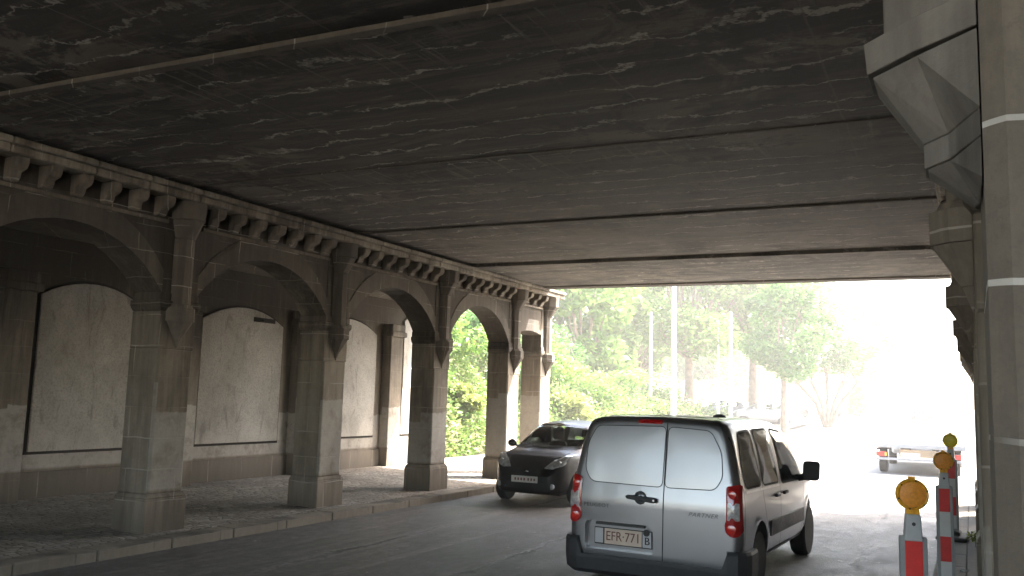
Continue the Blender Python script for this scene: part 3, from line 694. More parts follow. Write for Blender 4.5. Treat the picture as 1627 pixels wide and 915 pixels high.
# --- silver panel van
def build_van():
    T = empty('panel_van', (-2.95, 8.85, 0), 'silver panel van seen from behind with red tail lights and blank rear windows', 'van')
    prof = [(.80,.28), (.90,.33), (.925,.55), (.925,.9), (.915,1.02), (.875,1.25), (.825,1.5), (.785,1.66), (.72,1.775), (.50,1.80), (0,1.812)]
    me = loft_body(prof, [(0,1.785),(.3,1.812),(1.5,1.812),(2.3,1.78),(2.75,1.68),(3.2,1.40),(3.55,1.14),(3.9,1.03),(4.2,.90),(4.38,.68)],
                   [(0,1.),(2.8,1.),(3.4,.985),(3.9,.93),(4.2,.82),(4.38,.66)], 4.38, r_rear=.10, lean=.12)
    rec = rpoly([(-.73,.385), (.04,.385), (.04,.675), (-.73,.675)], .06)
    cut = MB(); cut.prism(rec, 1, -.2, .075)
    cuts = [cut, wheel_cut(.62, 1.2, .78, .375), wheel_cut(-1.2, -.62, .78, .375), wheel_cut(.62, 1.2, 3.50, .375), wheel_cut(-1.2, -.62, 3.50, .375)]
    full = bvh_of(me)
    dw = [(1.83,1.63),(2.31,1.59),(2.93,1.17),(2.96,1.05),(1.89,1.07)]
    c1 = MB(); c1.box(-.74,.74,1.80,2.62,.62,1.70); c2 = MB(); c2.prism(dw, 0, -1.3, 1.3)
    c3 = MB(); c3.prism(rpoly([(-.70,1.12),(.70,1.12),(.60,1.62),(-.60,1.62)], .06), 1, 2.5, 4.6)
    cuts += [c1, c2, c3]
    me = boolean_cut(me, cuts); me.materials.clear(); me.materials.append(M['silver'])
    b = bmesh.new(); b.from_mesh(me)
    for f_ in b.faces: f_.smooth = True
    b.to_mesh(me); b.free()
    try: me.set_sharp_from_angle(angle=R_(38))
    except Exception: pass
    body = bpy.data.objects.new('body', me); C.objects.link(body); body.parent = T
    re = Proj(full, '-y'); sr = Proj(full, '+x'); sl = Proj(full, '-x'); ft = Proj(full, '+y')
    # rear doors: blank window panels, shut lines
    wl_ = rpoly([(-.64,1.665), (-.735,1.48), (-.75,1.20), (-.67,1.075), (.115,1.065), (.13,1.68)], .06)
    wr_ = rpoly([(.155,1.68), (.60,1.655), (.715,1.45), (.735,1.20), (.66,1.075), (.14,1.065)], .06)
    d1 = MB(); re.strip(d1, [(.14,1.765), (.128,.34)], .010); shut = d1.build('door_shut_line', M['line'], T)
    for poly in (wl_, wr_):
        mb = MB(); re.patch(mb, poly, .003, 10, .004, bulge=.003); pn = mb.build('blank_window_panel', M['silver'], T, smooth=True)
        mb = MB(); re.strip(mb, poly, .008, .0045, closed=True); mb.build('seal', M['line'], pn)
    # raised pressing round the panels
    mb = MB(); re.strip(mb, rpoly([(-.80,1.0),(-.835,1.25),(-.80,1.52),(-.70,1.735),(.68,1.735),(.79,1.52),(.83,1.25),(.79,1.0)], .1)[4:-4], .012, .004)
    mb.build('pressing_edge', M['silver'], T)
    mb = MB(); re.strip(mb, [(-.84,.34),(-.80,.36),(-.785,.50),(-.86,.515)], .008); re.strip(mb, [(.84,.34),(.80,.36),(.785,.50),(.86,.515)], .008)
    mb.build('corner_shut_line', M['line'], T)
    # third brake light
    mb = MB(); re.patch(mb, rpoly([(-.18,1.70),(.085,1.70),(.085,1.737),(-.18,1.737)], .015), .012, 3, .02); mb.build('brake_light', M['redlens'], T, smooth=True)
    # roof lip above the doors
    mb = MB(); re.strip(mb, [(-.69,1.765),(-.5,1.787),(0,1.795),(.5,1.787),(.69,1.765)], .016, .004); mb.build('roof_lip', M['bumper'], T)
    # handle + round emblem
    mb = MB(); cxh, czh = -.115, .945; prof_ = [(.07,-.012), (.07,-.02), (.058,-.03), (.035,-.036), (.005,-.038)]
    y0 = re.pt(cxh, czh).y; mb.lathe([(r, y0+.012+t) for r, t in [(.068,0),(.068,-.016),(.058,-.026),(.035,-.034),(.004,-.037)]], (cxh, 0, czh), 'y', 28)
    em = mb.build('round_emblem', M['silver'], T, smooth=True)
    mb = MB(); mb.tube([(cxh-.028, y0-.028, czh+.02), (cxh-.008, y0-.034, czh+.042), (cxh+.018, y0-.033, czh+.036), (cxh+.006, y0-.034, czh+.02), (cxh+.03, y0-.03, czh+.022)], .006, 6)
    mb.tube([(cxh-.03, y0-.03, czh-.022), (cxh, y0-.034, czh-.03), (cxh+.03, y0-.028, czh-.03)], .006, 6); mb.build('rampant_figure', M['badge'], em)
    mb = MB(); hp = rpoly([(-.265,.955),(-.25,.93),(.045,.905),(.07,.915),(.07,.95),(.045,.962),(-.24,.972)], .012)
    mb.prism(hp, 1, y0-.052, y0-.032); mb.box(-.255,-.225,y0-.035,y0+.01,.935,.965); mb.box(.02,.06,y0-.035,y0+.01,.92,.95)
    h_ = mb.build('door_handle', M['bumper'], T, bevel=.005)
    mb = MB(); mb.lathe([(.011, y0-.056), (.009, y0-.05)], (.045,0,.933), 'y', 12); mb.build('key_lock', M['steel'], h_)
    # number plate in its recess
    yb = .075
    mb = MB(); mb.box(-.645,-.005, yb-.014, yb-.003, .43,.605); pl = mb.build('number_plate', M['blackink'], T, bevel=.004)
    mb = MB(); mb.box(-.635,-.545, yb-.02, yb-.0145, .445,.595); mb.build('plate_end', M['plategrey'], pl)
    mb = MB(); mb.box(-.53,-.115, yb-.02, yb-.0145, .44,.597); mb.build('plate_field', M['plate'], pl, bevel=.002)
    mb = MB(); mb.box(-.105,-.012, yb-.02, yb-.0145, .44,.597); mb.build('country_field', M['plategrey'], pl)
    def flat_text(s, x, z, size, mat, y, shear=0, sx=1., parent=pl, nm='lettering', bold=0):
        tm = text_mesh(s, size, shear); tm.materials.clear(); tm.materials.append(mat)
        for v_ in tm.vertices: v_.co = (v_.co.x*sx + x, y, v_.co.y + z)
        if bold:
            b_ = bmesh.new(); b_.from_mesh(tm)
            g_ = bmesh.ops.duplicate(b_, geom=b_.verts[:] + b_.edges[:] + b_.faces[:])
            for e_ in g_['geom']:
                if isinstance(e_, bmesh.types.BMVert): e_.co.x += bold; e_.co.y -= .0006
            b_.to_mesh(tm); b_.free()
        o = bpy.data.objects.new(nm, tm); C.objects.link(o); o.parent = parent; return o
    flat_text('EFR·771', -.322, .518, .135, M['redink'], yb-.0215, sx=.86, bold=.002)
    flat_text('B', -.058, .503, .11, M['blackink'], yb-.0215, sx=.95, bold=.005)
    mb = MB(); mb.lathe([(.036, yb-.028), (.03, yb-.0205)], (-.062,0,.59), 'y', 14); mb.build('plate_emblem', M['blackink'], pl)
    mb = MB(); mb.box(-.62,-.08,.03,.074,.635,.66); mb.build('plate_lamp', M['bumper'], T)
    # lettering on the doors, wrapped on the body
    for s, x, z, size, shear, sx in (('PEUGEOT', -.60, .835, .056, 0, 1.08), ('PARTNER', .545, .825, .058, .35, 1.1)):
        tm = text_mesh(s, size, shear, spacing=1.15); tm.materials.clear(); tm.materials.append(M['badge'])
        for v_ in tm.vertices: v_.co = re.pt(v_.co.x*sx + x, v_.co.y + z, .006)
        tm.materials[0] = M['greyink']; o = bpy.data.objects.new('badge_lettering', tm); C.objects.link(o); o.parent = T
    # tail lights (three fields)
    for sg in (1, -1):
        P_ = Proj(full, '-y')
        out = rpoly([(sg*.775,1.12), (sg*.895,1.145), (sg*.905,.66), (sg*.84,.635), (sg*.775,.68), (sg*.765,.76), (sg*.782,.80)], .03)
        mb = MB(); P_.patch(mb, out, .018, 6, .03, bulge=.008); L_ = mb.build('tail_light', M['redlens'], T, smooth=True)
        mb = MB(); sr_ = sr if sg > 0 else sl; sr_.patch(mb, rpoly([(.03,1.13),(.10,1.11),(.085,.70),(.03,.67)], .02), .006, 4, .02); mb.build('side_lens', M['redlens'], L_, smooth=True)
        mb = MB(); P_.patch(mb, rpoly([(sg*.795,.965),(sg*.885,.965),(sg*.89,.80),(sg*.795,.80)], .012), .028, 3, .008); mb.build('reversing_lens', M['clearlens'], L_, smooth=True)
        for cz, rr in ((1.045,.045), (.715,.05)):
            c0 = P_.pt(sg*.835, cz, .02); mb = MB(); mb.lathe([(rr, c0.y+.002), (rr*.9, c0.y-.008), (rr*.45, c0.y-.013), (.003, c0.y-.013)], (sg*.835, 0, cz), 'y', 20)
            mb.build('lamp_bowl', M['redlens2'], L_, smooth=True)
    # bumper: wrap-round loft following the outline
    mb = MB(); sec = [(0,.505),(.045,.50),(.06,.47),(.06,.30),(.045,.18),(-.02,.13),(-.12,.13)]
    path = []
    for t in np.linspace(-1, 1, 41):
        a = t*1.0
        if abs(a) < .70: path.append((a*.93/.82 if False else a/.70*.80, 0., 0, -1))
        else:
            u = (abs(a)-.70)/.30; sg = 1 if a > 0 else -1
            if u < .5: an = u/.5*math.pi/2; path.append((sg*(.80+.13*math.sin(an)), .13-.13*math.cos(an), sg*math.sin(an), -math.cos(an)))
            else: path.append((sg*.93, .13+(u-.5)/.5*.25, sg, 0))
    vs_ = []; ns = len(sec)
    for x_, y_, nx, ny_ in path:
        inner = abs(x_) < .765
        for o_, z_ in sec:
            z2 = z_ if not inner else (z_ if z_ < .34 else .335 - (.505-z_)*.02)
            vs_.append((x_+nx*(o_+.005), y_+ny_*(o_+.005)+.012, z2))
    mb.add(vs_, [(i*ns+j, i*ns+j+1, (i+1)*ns+j+1, (i+1)*ns+j) for i in range(len(path)-1) for j in range(ns-1)])
    mb.build('rear_bumper', M['bumper'], T, smooth=False, bevel=0)
    # sides
    for P_, sg in ((sr, 1), (sl, -1)):
        for nm, poly in (('side_window', rpoly([(.36,1.64),(.86,1.655),(.90,1.08),(.26,1.09),(.24,1.3)], .09)),
                         ('side_window', rpoly([(.97,1.655),(1.62,1.655),(1.70,1.06),(.99,1.075)], .06)),
                         ('door_window', rpoly([(1.80,1.65),(2.32,1.61),(2.95,1.18),(3.0,1.02),(1.86,1.04)], .05))):
            mb = MB(); P_.patch(mb, poly, .005, 6, .004 if nm == 'door_window' else .01); g_ = mb.build(nm, M['clear'] if nm == 'door_window' else M['glass'], T, smooth=True)
            mb = MB(); P_.strip(mb, poly, .022, .006, closed=True); mb.build('seal', M['line'], g_)
        mb = MB(); P_.strip(mb, [(.24,1.055),(1.72,1.03)], .022, .009); mb.build('waist_rail', M['steel'], T)
        mb = MB(); P_.strip(mb, [(1.73,1.73),(1.75,1.0),(1.76,.36),(2.95,.34),(3.12,.7),(3.08,1.0)], .01); mb.build('side_shut_line', M['line'], T)
        mb = MB(); P_.strip(mb, [(.93,1.70),(.95,.95),(1.12,.6),(1.14,.36),(1.74,.36)], .01); mb.build('side_shut_line', M['line'], T)
        mb = MB(); P_.strip(mb, [(.12,1.60),(.17,1.1),(.14,.55)], .01); mb.build('side_shut_line', M['line'], T)
        mb = MB(); P_.patch(mb, rpoly([(1.20,.52),(3.03,.50),(3.03,.66),(1.24,.68)], .03), .02, 4, .03); mb.build('side_moulding', M['bumper'], T, smooth=False)
        for y in (1.55, 1.95):
            c0 = P_.pt(y, .93, .0); mb = MB(); mb.box(min(c0.x, c0.x+sg*.035), max(c0.x, c0.x+sg*.035), y-.09, y+.09, .915,.95); mb.build('door_handle', M['bumper'], T, bevel=.008)
        mb = MB(); P_.strip(mb, [(1.12,.33),(3.05,.33)], .03, .008); mb.build('sill_trim', M['steel'], T)
        # flared arches
        for yw in (.78, 3.50):
            mb = MB(); pts = [(yw+math.cos(a)*.40, .355+math.sin(a)*.40) for a in np.linspace(R_(8), R_(172), 18)]
            P_.strip(mb, pts, .05, .012); mb.build('wheel_arch', M['silver'], T, smooth=True)
        # mirror
        mb = MB(); mp_ = rpoly([(-.10,-.12),(.10,-.12),(.11,.12),(-.09,.12)], .05); mb.add([(a*k_, t_, b*k_) for t_, k_ in ((0,.9),(.015,1),(.07,.98),(.11,.85),(.135,.5)) for a, b in mp_],
              [(q*len(mp_)+j, q*len(mp_)+(j+1) % len(mp_), (q+1)*len(mp_)+(j+1) % len(mp_), (q+1)*len(mp_)+j) for q in range(4) for j in range(len(mp_))] + [tuple(range(len(mp_))), tuple(range(4*len(mp_), 5*len(mp_)))])
        o = mb.build('door_mirror', M['bumper'], T, smooth=False); o.location = (sg*1.06, 2.80, 1.13); o.scale.x = sg
        mb = MB(); mb.tube([(sg*.88, 2.85, 1.03), (sg*.98, 2.85, 1.05)], [.045,.04], 8); mb.build('mirror_arm', M['bumper'], T)
        for yw in (.78, 3.50): wheel(T, sg*.81, yw, .32, .20, sg)
    mb = MB(); mb.box(-.66,.66,.2,4.1,.17,.5); mb.build('underbody', M['line'], T)
    # dark lump standing in for shade at the rear right roof edge, windscreen and front lamps
    mb = MB(); mb.lathe([(.07,0),(.06,.02),(.02,.035),(.004,.036)], (.62,.32,1.79), 'z', 14); mb.build('roof_shade', M['bumper'], T, smooth=True)
    mb = MB(); ft.patch(mb, rpoly([(-.74,1.08),(.74,1.08),(.64,1.66),(-.64,1.66)], .08), .006, 8, .004); mb.build('windscreen', M['clear'], T, smooth=True)
    for sg in (1, -1):
        mb = MB(); ft.patch(mb, rpoly([(sg*.45,.72),(sg*.74,.78),(sg*.80,.96),(sg*.60,.90)], .03), .006, 4, .01); mb.build('headlight', M['headlens'], T, smooth=True)
    return T
van = build_van(); van.rotation_euler.z = -.028
def seat(parent, x, y, z):
    mb = MB(); mb.prism(rpoly([(x-.22,y-.02),(x+.22,y-.02),(x+.22,y+.42),(x-.22,y+.42)], .06), 2, z, z+.14); st = mb.build('seat', M['bumper'], parent, bevel=.02)
    mb = MB(); mb.prism(rpoly([(x-.22,z+.1),(x+.22,z+.1),(x+.18,z+.56),(x-.18,z+.56)], .07), 1, y-.12, y-.02); mb.prism(rpoly([(x-.11,z+.60),(x+.11,z+.60),(x+.11,z+.76),(x-.11,z+.76)], .04), 1, y-.11, y-.03)
    mb.build('backrest', M['bumper'], st, bevel=.015)
def steering(parent, x, y, z):
    mb = MB(); mb.tube([(x+.18*math.cos(a), y+.07*math.sin(a), z+.17*math.sin(a)) for a in np.linspace(0, 2*math.pi, 25)], .014, 6, cap=False); mb.tube([(x,y,z),(x,y+.2,z-.1)], .03, 6); mb.tube([(x-.17,y,z),(x+.17,y,z)], .014, 6)
    mb.build('steering_wheel', M['bumper'], parent)
for sx in (-.38, .38): seat(van, sx, 1.98, .66)
steering(van, -.38, 2.5, 1.08)

# --- small hatchback
def build_hatch(name, loc, rz, pm, label, group=None, detail=True):
    T = empty(name, loc, label, 'car', group, rz)
    prof = [(.70,.22), (.79,.28), (.825,.50), (.82,.72), (.80,.88), (.76,.95), (.70,1.15), (.63,1.33), (.55,1.44), (.40,1.475), (0,1.50)]
    me = loft_body(prof, [(0,.98),(.06,1.14),(.3,1.38),(.75,1.48),(1.3,1.50),(1.75,1.47),(2.05,1.38),(2.5,1.13),(2.78,.99),(3.1,.92),(3.35,.80),(3.52,.66),(3.62,.52)],
                   [(0,.86),(.3,.95),(.9,1.),(2.6,1.),(3.0,.97),(3.3,.88),(3.5,.76),(3.62,.60)], 3.62, zb=.22, z_belt=.88, ztop=1.50, r_rear=.14, lean=.0, r_front=.06)
    full = bvh_of(me)
    c1 = MB(); c1.box(-.60,.60,.45,2.25,.60,1.38); c2 = MB(); c2.prism([(1.18,1.34),(1.74,1.35),(2.08,1.23),(2.40,1.04),(2.44,1.0),(1.18,1.0)], 0, -1.2, 1.2)
    c3 = MB(); c3.prism([(.53,1.23),(.71,1.32),(1.05,1.34),(1.05,1.02),(.53,1.08)], 0, -1.2, 1.2)
    c4 = MB(); c4.prism([(-.65,1.03),(0,1.02),(.65,1.03),(.57,1.23),(.50,1.385),(0,1.41),(-.50,1.385),(-.57,1.23)], 1, 1.9, 3.4)
    c5 = MB(); c5.prism([(-.53,1.05),(.53,1.05),(.47,1.33),(-.47,1.33)], 1, -.5, .8)
    me = boolean_cut(me, [c1, c2, c3, c4, c5, wheel_cut(.55,1.1,.62,.34), wheel_cut(-1.1,-.55,.62,.34), wheel_cut(.55,1.1,2.92,.34), wheel_cut(-1.1,-.55,2.92,.34)])
    me.materials.clear(); me.materials.append(pm)
    me.shade_smooth()
    try: me.set_sharp_from_angle(angle=R_(38))
    except Exception: pass
    body = bpy.data.objects.new('body', me); C.objects.link(body); body.parent = T
    ft = Proj(full, '+y'); bk = Proj(full, '-y'); sr = Proj(full, '+x'); sl = Proj(full, '-x')
    mb = MB(); ft.patch(mb, rpoly([(-.69,1.0),(0,.985),(.69,1.0),(.60,1.25),(.535,1.415),(0,1.445),(-.535,1.415),(-.60,1.25)], .05), .006, 9, .004); ws = mb.build('windscreen', M['clear'], T, smooth=True)
    mb = MB(); ft.strip(mb, [(-.62,1.015),(-.2,1.0),(.1,1.01),(.5,1.06)], .014, .02); ft.strip(mb, [(-.2,1.0),(.25,1.02),(.6,1.04)], .014, .02); mb.build('wiper', M['line'], ws)
    mb = MB(); bk.patch(mb, rpoly([(-.56,1.02),(.56,1.02),(.50,1.36),(-.50,1.36)], .06), .006, 6, .004); mb.build('rear_window', M['clear'], T, smooth=True)
    for P_, sg in ((sr,1),(sl,-1)):
        mb = MB(); P_.patch(mb, rpoly([(1.15,1.36),(1.75,1.37),(2.12,1.24),(2.45,1.04),(2.50,.97),(1.15,.97)], .05), .006, 5, .004); mb.build('door_window', M['clear'], T, smooth=True)
        mb = MB(); P_.patch(mb, rpoly([(.50,1.25),(.70,1.34),(1.08,1.36),(1.08,.99),(.50,1.06)], .05), .006, 5, .004); mb.build('quarter_window', M['clear'], T, smooth=True)
        mb = MB(); P_.strip(mb, [(1.10,1.38),(1.10,.35),(2.40,.33),(2.52,.9)], .008); mb.build('door_shut_line', M['line'], T)
        mb = MB(); ft.patch(mb, rpoly([(sg*.33,.665),(sg*.50,.655),(sg*.66,.72),(sg*.735,.90),(sg*.62,.885),(sg*.45,.79)], .02), .012, 6, .02, bulge=.012); hl = mb.build('headlight', M['headlens'], T, smooth=True)
        c0 = ft.pt(sg*.58, .76, .018); mb = MB(); mb.lathe([(.045, c0.y-.01), (.045, c0.y+.006), (.02, c0.y+.012), (.003, c0.y+.012)], (sg*.58,0,.76), 'y', 16); mb.build('lamp_bowl', M['steel'], hl)
        mb = MB(); bk.patch(mb, rpoly([(sg*.58,1.0),(sg*.68,.98),(sg*.66,.68),(sg*.58,.70)], .02), .012, 4, .02); mb.build('tail_light', M['redlens'], T, smooth=True)
        mb = MB(); mb.lathe([(.01,0),(.06,.01),(.075,.05),(.07,.09),(.01,.12)], (0,0,0), 'y', 16)
        o = mb.build('door_mirror', pm, T, smooth=True); o.location = (sg*.90, 2.30, 1.03); o.scale = (1.25, 1, 1)
        mb = MB(); mb.tube([(sg*.74,2.36,.97),(sg*.86,2.36,1.0)], .022, 6); mb.build('mirror_arm', M['bumper'], T)
        for yw in (.62, 2.92): wheel(T, sg*.72, yw, .285, .18, sg)
    for sx in (-.34,.34): seat(T, sx, 1.45, .50)
    seat(T, 0, .75, .52); steering(T, -.34, 2.02, .92)
    mb = MB(); mb.tube([(-.02,2.22,1.36),(.0,2.2,1.33)], .012, 6); mb.box(-.11,.11,2.16,2.19,1.29,1.35); mb.build('rear_view_mirror', M['line'], T)
    # grille openings, bumper line
    mb = MB(); ft.patch(mb, rpoly([(-.50,.285),(.50,.285),(.43,.42),(-.43,.42)], .04), .004, 5, .008); gr = mb.build('lower_grille', M['line'], T)
    mb = MB(); ft.strip(mb, [(-.33,.56),(0,.545),(.33,.56)], .03, .006); ft.strip(mb, [(-.62,.62),(-.35,.52),(0,.505),(.35,.52),(.62,.62)], .007, .003); ft.strip(mb, [(-.60,.93),(-.44,.80),(-.30,.655),(0,.64),(.30,.655),(.44,.80),(.60,.93)], .007, .003); mb.build('bonnet_shut_line', M['line'], T)
    for sg in (1,-1):
        mb = MB(); c0 = ft.pt(sg*.52,.36,.004); mb.lathe([(.05,c0.y-.03),(.05,c0.y+.006),(.03,c0.y+.01)], (sg*.52,0,.36), 'y', 14); mb.build('fog_lamp', M['headlens'], T)
    c0 = ft.pt(0,.615,.003); mb = MB(); mb.lathe([(.055,c0.y-.03),(.055,c0.y+.006),(.045,c0.y+.012),(.004,c0.y+.014)], (0,0,0), 'y', 18)
    o = mb.build('oval_badge', M['badge'], T, smooth=True); o.scale = (1,1,.5); o.location = (0,0,.60)
    yp = max(ft.pt(x, z, 0).y for x in (-.2,0,.2) for z in (.42,.5)) + .008
    mb = MB(); mb.box(-.262,.262,yp,yp+.012,.41,.525); pl = mb.build('number_plate', M['platew'], T, bevel=.003)
    if detail:
        mb = MB()      # characters too blurred to read in the photo: faint short marks only
        for x_ in (-.2,-.14,-.08,0.,.06,.12,.18): mb.box(x_-.016, x_+.016, yp+.0122, yp+.0135, .445, .49)
        mb.build('plate_marks', M['redink'], pl)
    mb = MB(); mb.box(-.55,.55,.2,3.3,.18,.45); mb.build('underbody', M['line'], T)
    return T
hatch = build_hatch('hatchback', (-7.24, 18.12, 0), math.pi + .01, M['blackp'], 'small black hatchback coming toward the camera beside the left kerb')
def copy_tree(o, parent=None, swap=None):
    c_ = o.copy(); C.objects.link(c_); c_.parent = parent
    if c_.type == 'MESH' and swap and c_.name.split('.')[0] in ('body', 'door_mirror'):
        c_.data = o.data.copy(); c_.data.materials[0] = swap
    for ch in o.children: copy_tree(ch, c_, swap)
    return c_
far_cars = [((-12.5,57,gz(57)), R_(80), M['greyp'], 'grey parked car farthest left on the bright square'),
            ((-9.6,55,gz(55)), R_(110), M['silver'], 'silver parked car beside the slim tree trunk'),
            ((-13.0,73,gz(73)), R_(90), M['whitep'], 'white parked car in front of the low brick building'),
            ((-8.6,72,gz(72)), R_(95), M['whitep'], 'white parked car at the right of the low brick building')]
for loc, rz, pm, lb in far_cars:
    c_ = copy_tree(hatch, None, pm); c_.location = loc; c_.rotation_euler = (0,0,rz); c_.name = 'parked_car'
    tag(c_, lb, 'car', 'cars parked on the sunlit square')

# --- flatbed truck outside
def build_truck():
    T = empty('flatbed_truck', (-1.45, 28.5, 0), 'white flatbed truck stopped on the sunlit road seen from behind', 'truck')
    mb = MB(); mb.box(-1.22,1.22,0,3.5,.80,.90); bed = mb.build('bed', M['wood'], T, bevel=.01)
    for a in ((-1.24,1.24,-.05,-.005,.76,.885),):
        mb = MB(); mb.box(*a); mb.build('rear_rail', M['greyplastic'], bed, bevel=.008)
    for sg in (1,-1):
        mb = MB(); mb.box(min(sg*1.222,sg*1.26), max(sg*1.222,sg*1.26), 0,3.5,.76,.96); mb.build('side_rail', M['whitep'], bed, bevel=.006)
        mb = MB(); mb.box(sg*.42-.04, sg*.42+.04, .02,5.6,.56,.798); mb.build('chassis_rail', M['bumper'], T)
        mb = MB(); mb.box(sg*.98-.14, sg*.98+.14, -.06,-.0,.50,.64); tl = mb.build('tail_light', M['redlens2'], T, bevel=.01)
        mb = MB(); mb.box(sg*.85-.03, sg*.85+.03, -.066,-.061,.52,.62); mb.build('indicator_lens', M['amber'], tl)
        mb = MB(); mb.box(sg*.98-.15, sg*.98+.15, .25,1.35,.68,.72); mb.build('mudguard', M['bumper'], T)
        for yw in (.85, 4.35): wheel(T, sg*.98, yw, .34, .22, sg)
    mb = MB(); mb.box(-1.15,1.15,-.05,.01,.40,.47); bp = mb.build('rear_bumper_bar', M['greyplastic'], T, bevel=.01)
    mb = MB(); mb.box(-.5,.5,-.04,-.01,.50,.72); mb.build('lamp_board', M['wood'], T)
    mb = MB(); mb.box(-.45,.07,-.055,-.041,.52,.63); pl = mb.build('number_plate', M['platew'], T)
    mb = MB(); mb.prism([(3.75,.55),(3.75,2.05),(3.95,2.12),(4.5,2.12),(4.75,2.02),(5.25,1.32),(5.75,1.15),(5.85,.6),(5.6,.42),(3.8,.42)], 0, -.98, .98)
    cab = mb.build('cab', M['whitep'], T, bevel=.06)
    mb = MB(); mb.box(-.36,.46,3.735,3.748,1.55,1.98); mb.build('rear_window', M['headlens'], cab)
    for sg in (1,-1):
        mb = MB(); mb.prism([(4.0,1.95),(4.6,1.93),(5.1,1.3),(4.0,1.3)], 0, min(sg*.982,sg*.99), max(sg*.982,sg*.99)); mb.build('door_window', M['glass'], cab)
        mb = MB(); mb.tube([(sg*.98,5.0,1.4),(sg*1.15,5.0,1.45)], .015, 6); mb.box(sg*1.13-.06, sg*1.13+.06, 4.98,5.04,1.38,1.6); mb.build('mirror', M['whitep'], cab)
    # mesh guard behind the cab
    mb = MB(); mb.tube([(-1.1,3.58,.9),(-1.1,3.58,1.35),(1.1,3.58,1.35),(1.1,3.58,.9)], .03, 8); g_ = mb.build('headboard', M['whitep'], T)
    mb = MB()
    for i in range(9): x_ = -.30+i*.085; mb.box(x_-.007, x_+.007, 3.565,3.58,1.60,2.0)
    for i in range(6): z_ = 1.60+i*.08; mb.box(-.31,.40,3.581,3.595,z_-.007,z_+.007)
    mb.build('wire_mesh', M['greyplastic'], g_)
    return T
build_truck()

# ------------------------------------------------------------------ warning beacons
def beacon(loc, label, rz=0, lens='amber', tilt=0.):
    T = empty('warning_beacon', loc, label, 'barrier beacon', 'red and white warning beacons along the right kerb', rz)
    mb = MB(); mb.prism(rpoly([(-.20,-.36),(.20,-.36),(.20,.36),(-.20,.36)], .04), 2, 0, .05); mb.prism(rpoly([(-.10,-.13),(.10,-.13),(.10,.13),(-.10,.13)], .02), 2, .051, .11)
    mb.build('rubber_foot', M['rubber'], T, bevel=.01)
    mb = MB(); fr_ = rpoly([(-.083,.11),(.083,.11),(.083,1.12),(-.083,1.12)], .02); mb.prism(fr_, 1, -.028, .028); b = mb.build('board_frame', M['greyplastic'], T, bevel=.004)
    z = 1.105; k = 0
    while z > .15:
        z1 = max(.14, z-.26); mb = MB(); mb.box(-.052,.052,-.034,-.0285,z1+.0015,z); mb.build('red_stripe' if k % 2 == 0 else 'white_stripe', M['sigred'] if k % 2 == 0 else M['sigwhite'], b); z = z1; k += 1
    mb = MB(); mb.prism(rpoly([(-.055,1.09),(.055,1.09),(.045,1.26),(-.040,1.26)], .01), 1, -.045, .05); hs = mb.build('battery_housing', M['bluegrey'], T, bevel=.008)
    mb = MB(); mb.lathe([(.012,-.052),(.011,-.046)], (0,0,1.20), 'y', 12); mb.build('lock_hole', M['bumper'], hs)
    mb = MB(); mb.box(-.04,.04,-.035,.035,1.261,1.29); mb.build('lamp_neck', M['amber'], hs)
    zc = 1.385
    mb = MB(); mb.lathe([(.085,.035),(.098,.03),(.102,.0),(.100,-.03),(.090,-.042),(.083,-.038),(.080,-.02)], (0,0,zc), 'y', 36); mb.box(-.02,.02,-.02,.02,zc+.098,zc+.115)
    L_ = mb.build('lamp_ring', M['amber'] if lens == 'amber' else M['yellowl'], T, smooth=False)
    mb = MB(); mb.lathe([(.080,-.036),(.06,-.041),(.035,-.044),(.018,-.046),(.016,-.05),(.004,-.051)], (0,0,zc), 'y', 36); mb.build('lamp_lens', M['amber_dark'] if lens == 'amber' else M['yellowl'], L_, smooth=False)
    for a in range(6):
        an = a*math.pi/3+.3; mb = MB(); mb.lathe([(.006,-.046),(.005,-.041)], (math.cos(an)*.091,0,zc+math.sin(an)*.091), 'y', 8); mb.build('screw', M['bumper'], L_)
    return T
beacon((-.37, 6.45, .0), 'nearest warning beacon with a big round amber lamp on a white grey housing', R_(12))
beacon((-.30, 10.8, .0), 'middle warning beacon with an amber lamp and long red and white striped board', R_(6))
beacon((-.30, 14.5, .1), 'farthest warning beacon with a yellow lamp and a black foot on the kerb', R_(-4), lens='yellow')

# small litter and leaves on the right kerb
for i, (x, y, z) in enumerate([(-.14,11.6,.1),(-.2,9.2,.1),(-.05,8.0,.1),(-.62,11.9,.0)]):
    mb = MB(); pts = [(math.cos(a)*rnd.uniform(.03,.075), math.sin(a)*rnd.uniform(.02,.05), rnd.uniform(.002,.03)) for a in np.linspace(0, 5.6, 8)]
    mb.add(pts + [(0,0,.035),(0,0,.001)], [(j,(j+1) % 8,8) for j in range(8)] + [((j+1) % 8,j,9) for j in range(8)])
    o = mb.build('litter_scrap', M['litter']); o.location = (x,y,z)
    tag(o, ['crumpled pale scrap on the kerb between middle and farthest beacon','crumpled pale scrap on the kerb nearer than the middle beacon',
            'nearest crumpled pale scrap beside the right pier','pale scrap lying on the road left of the middle beacon'][i], 'litter', 'scraps of litter at the right kerb')

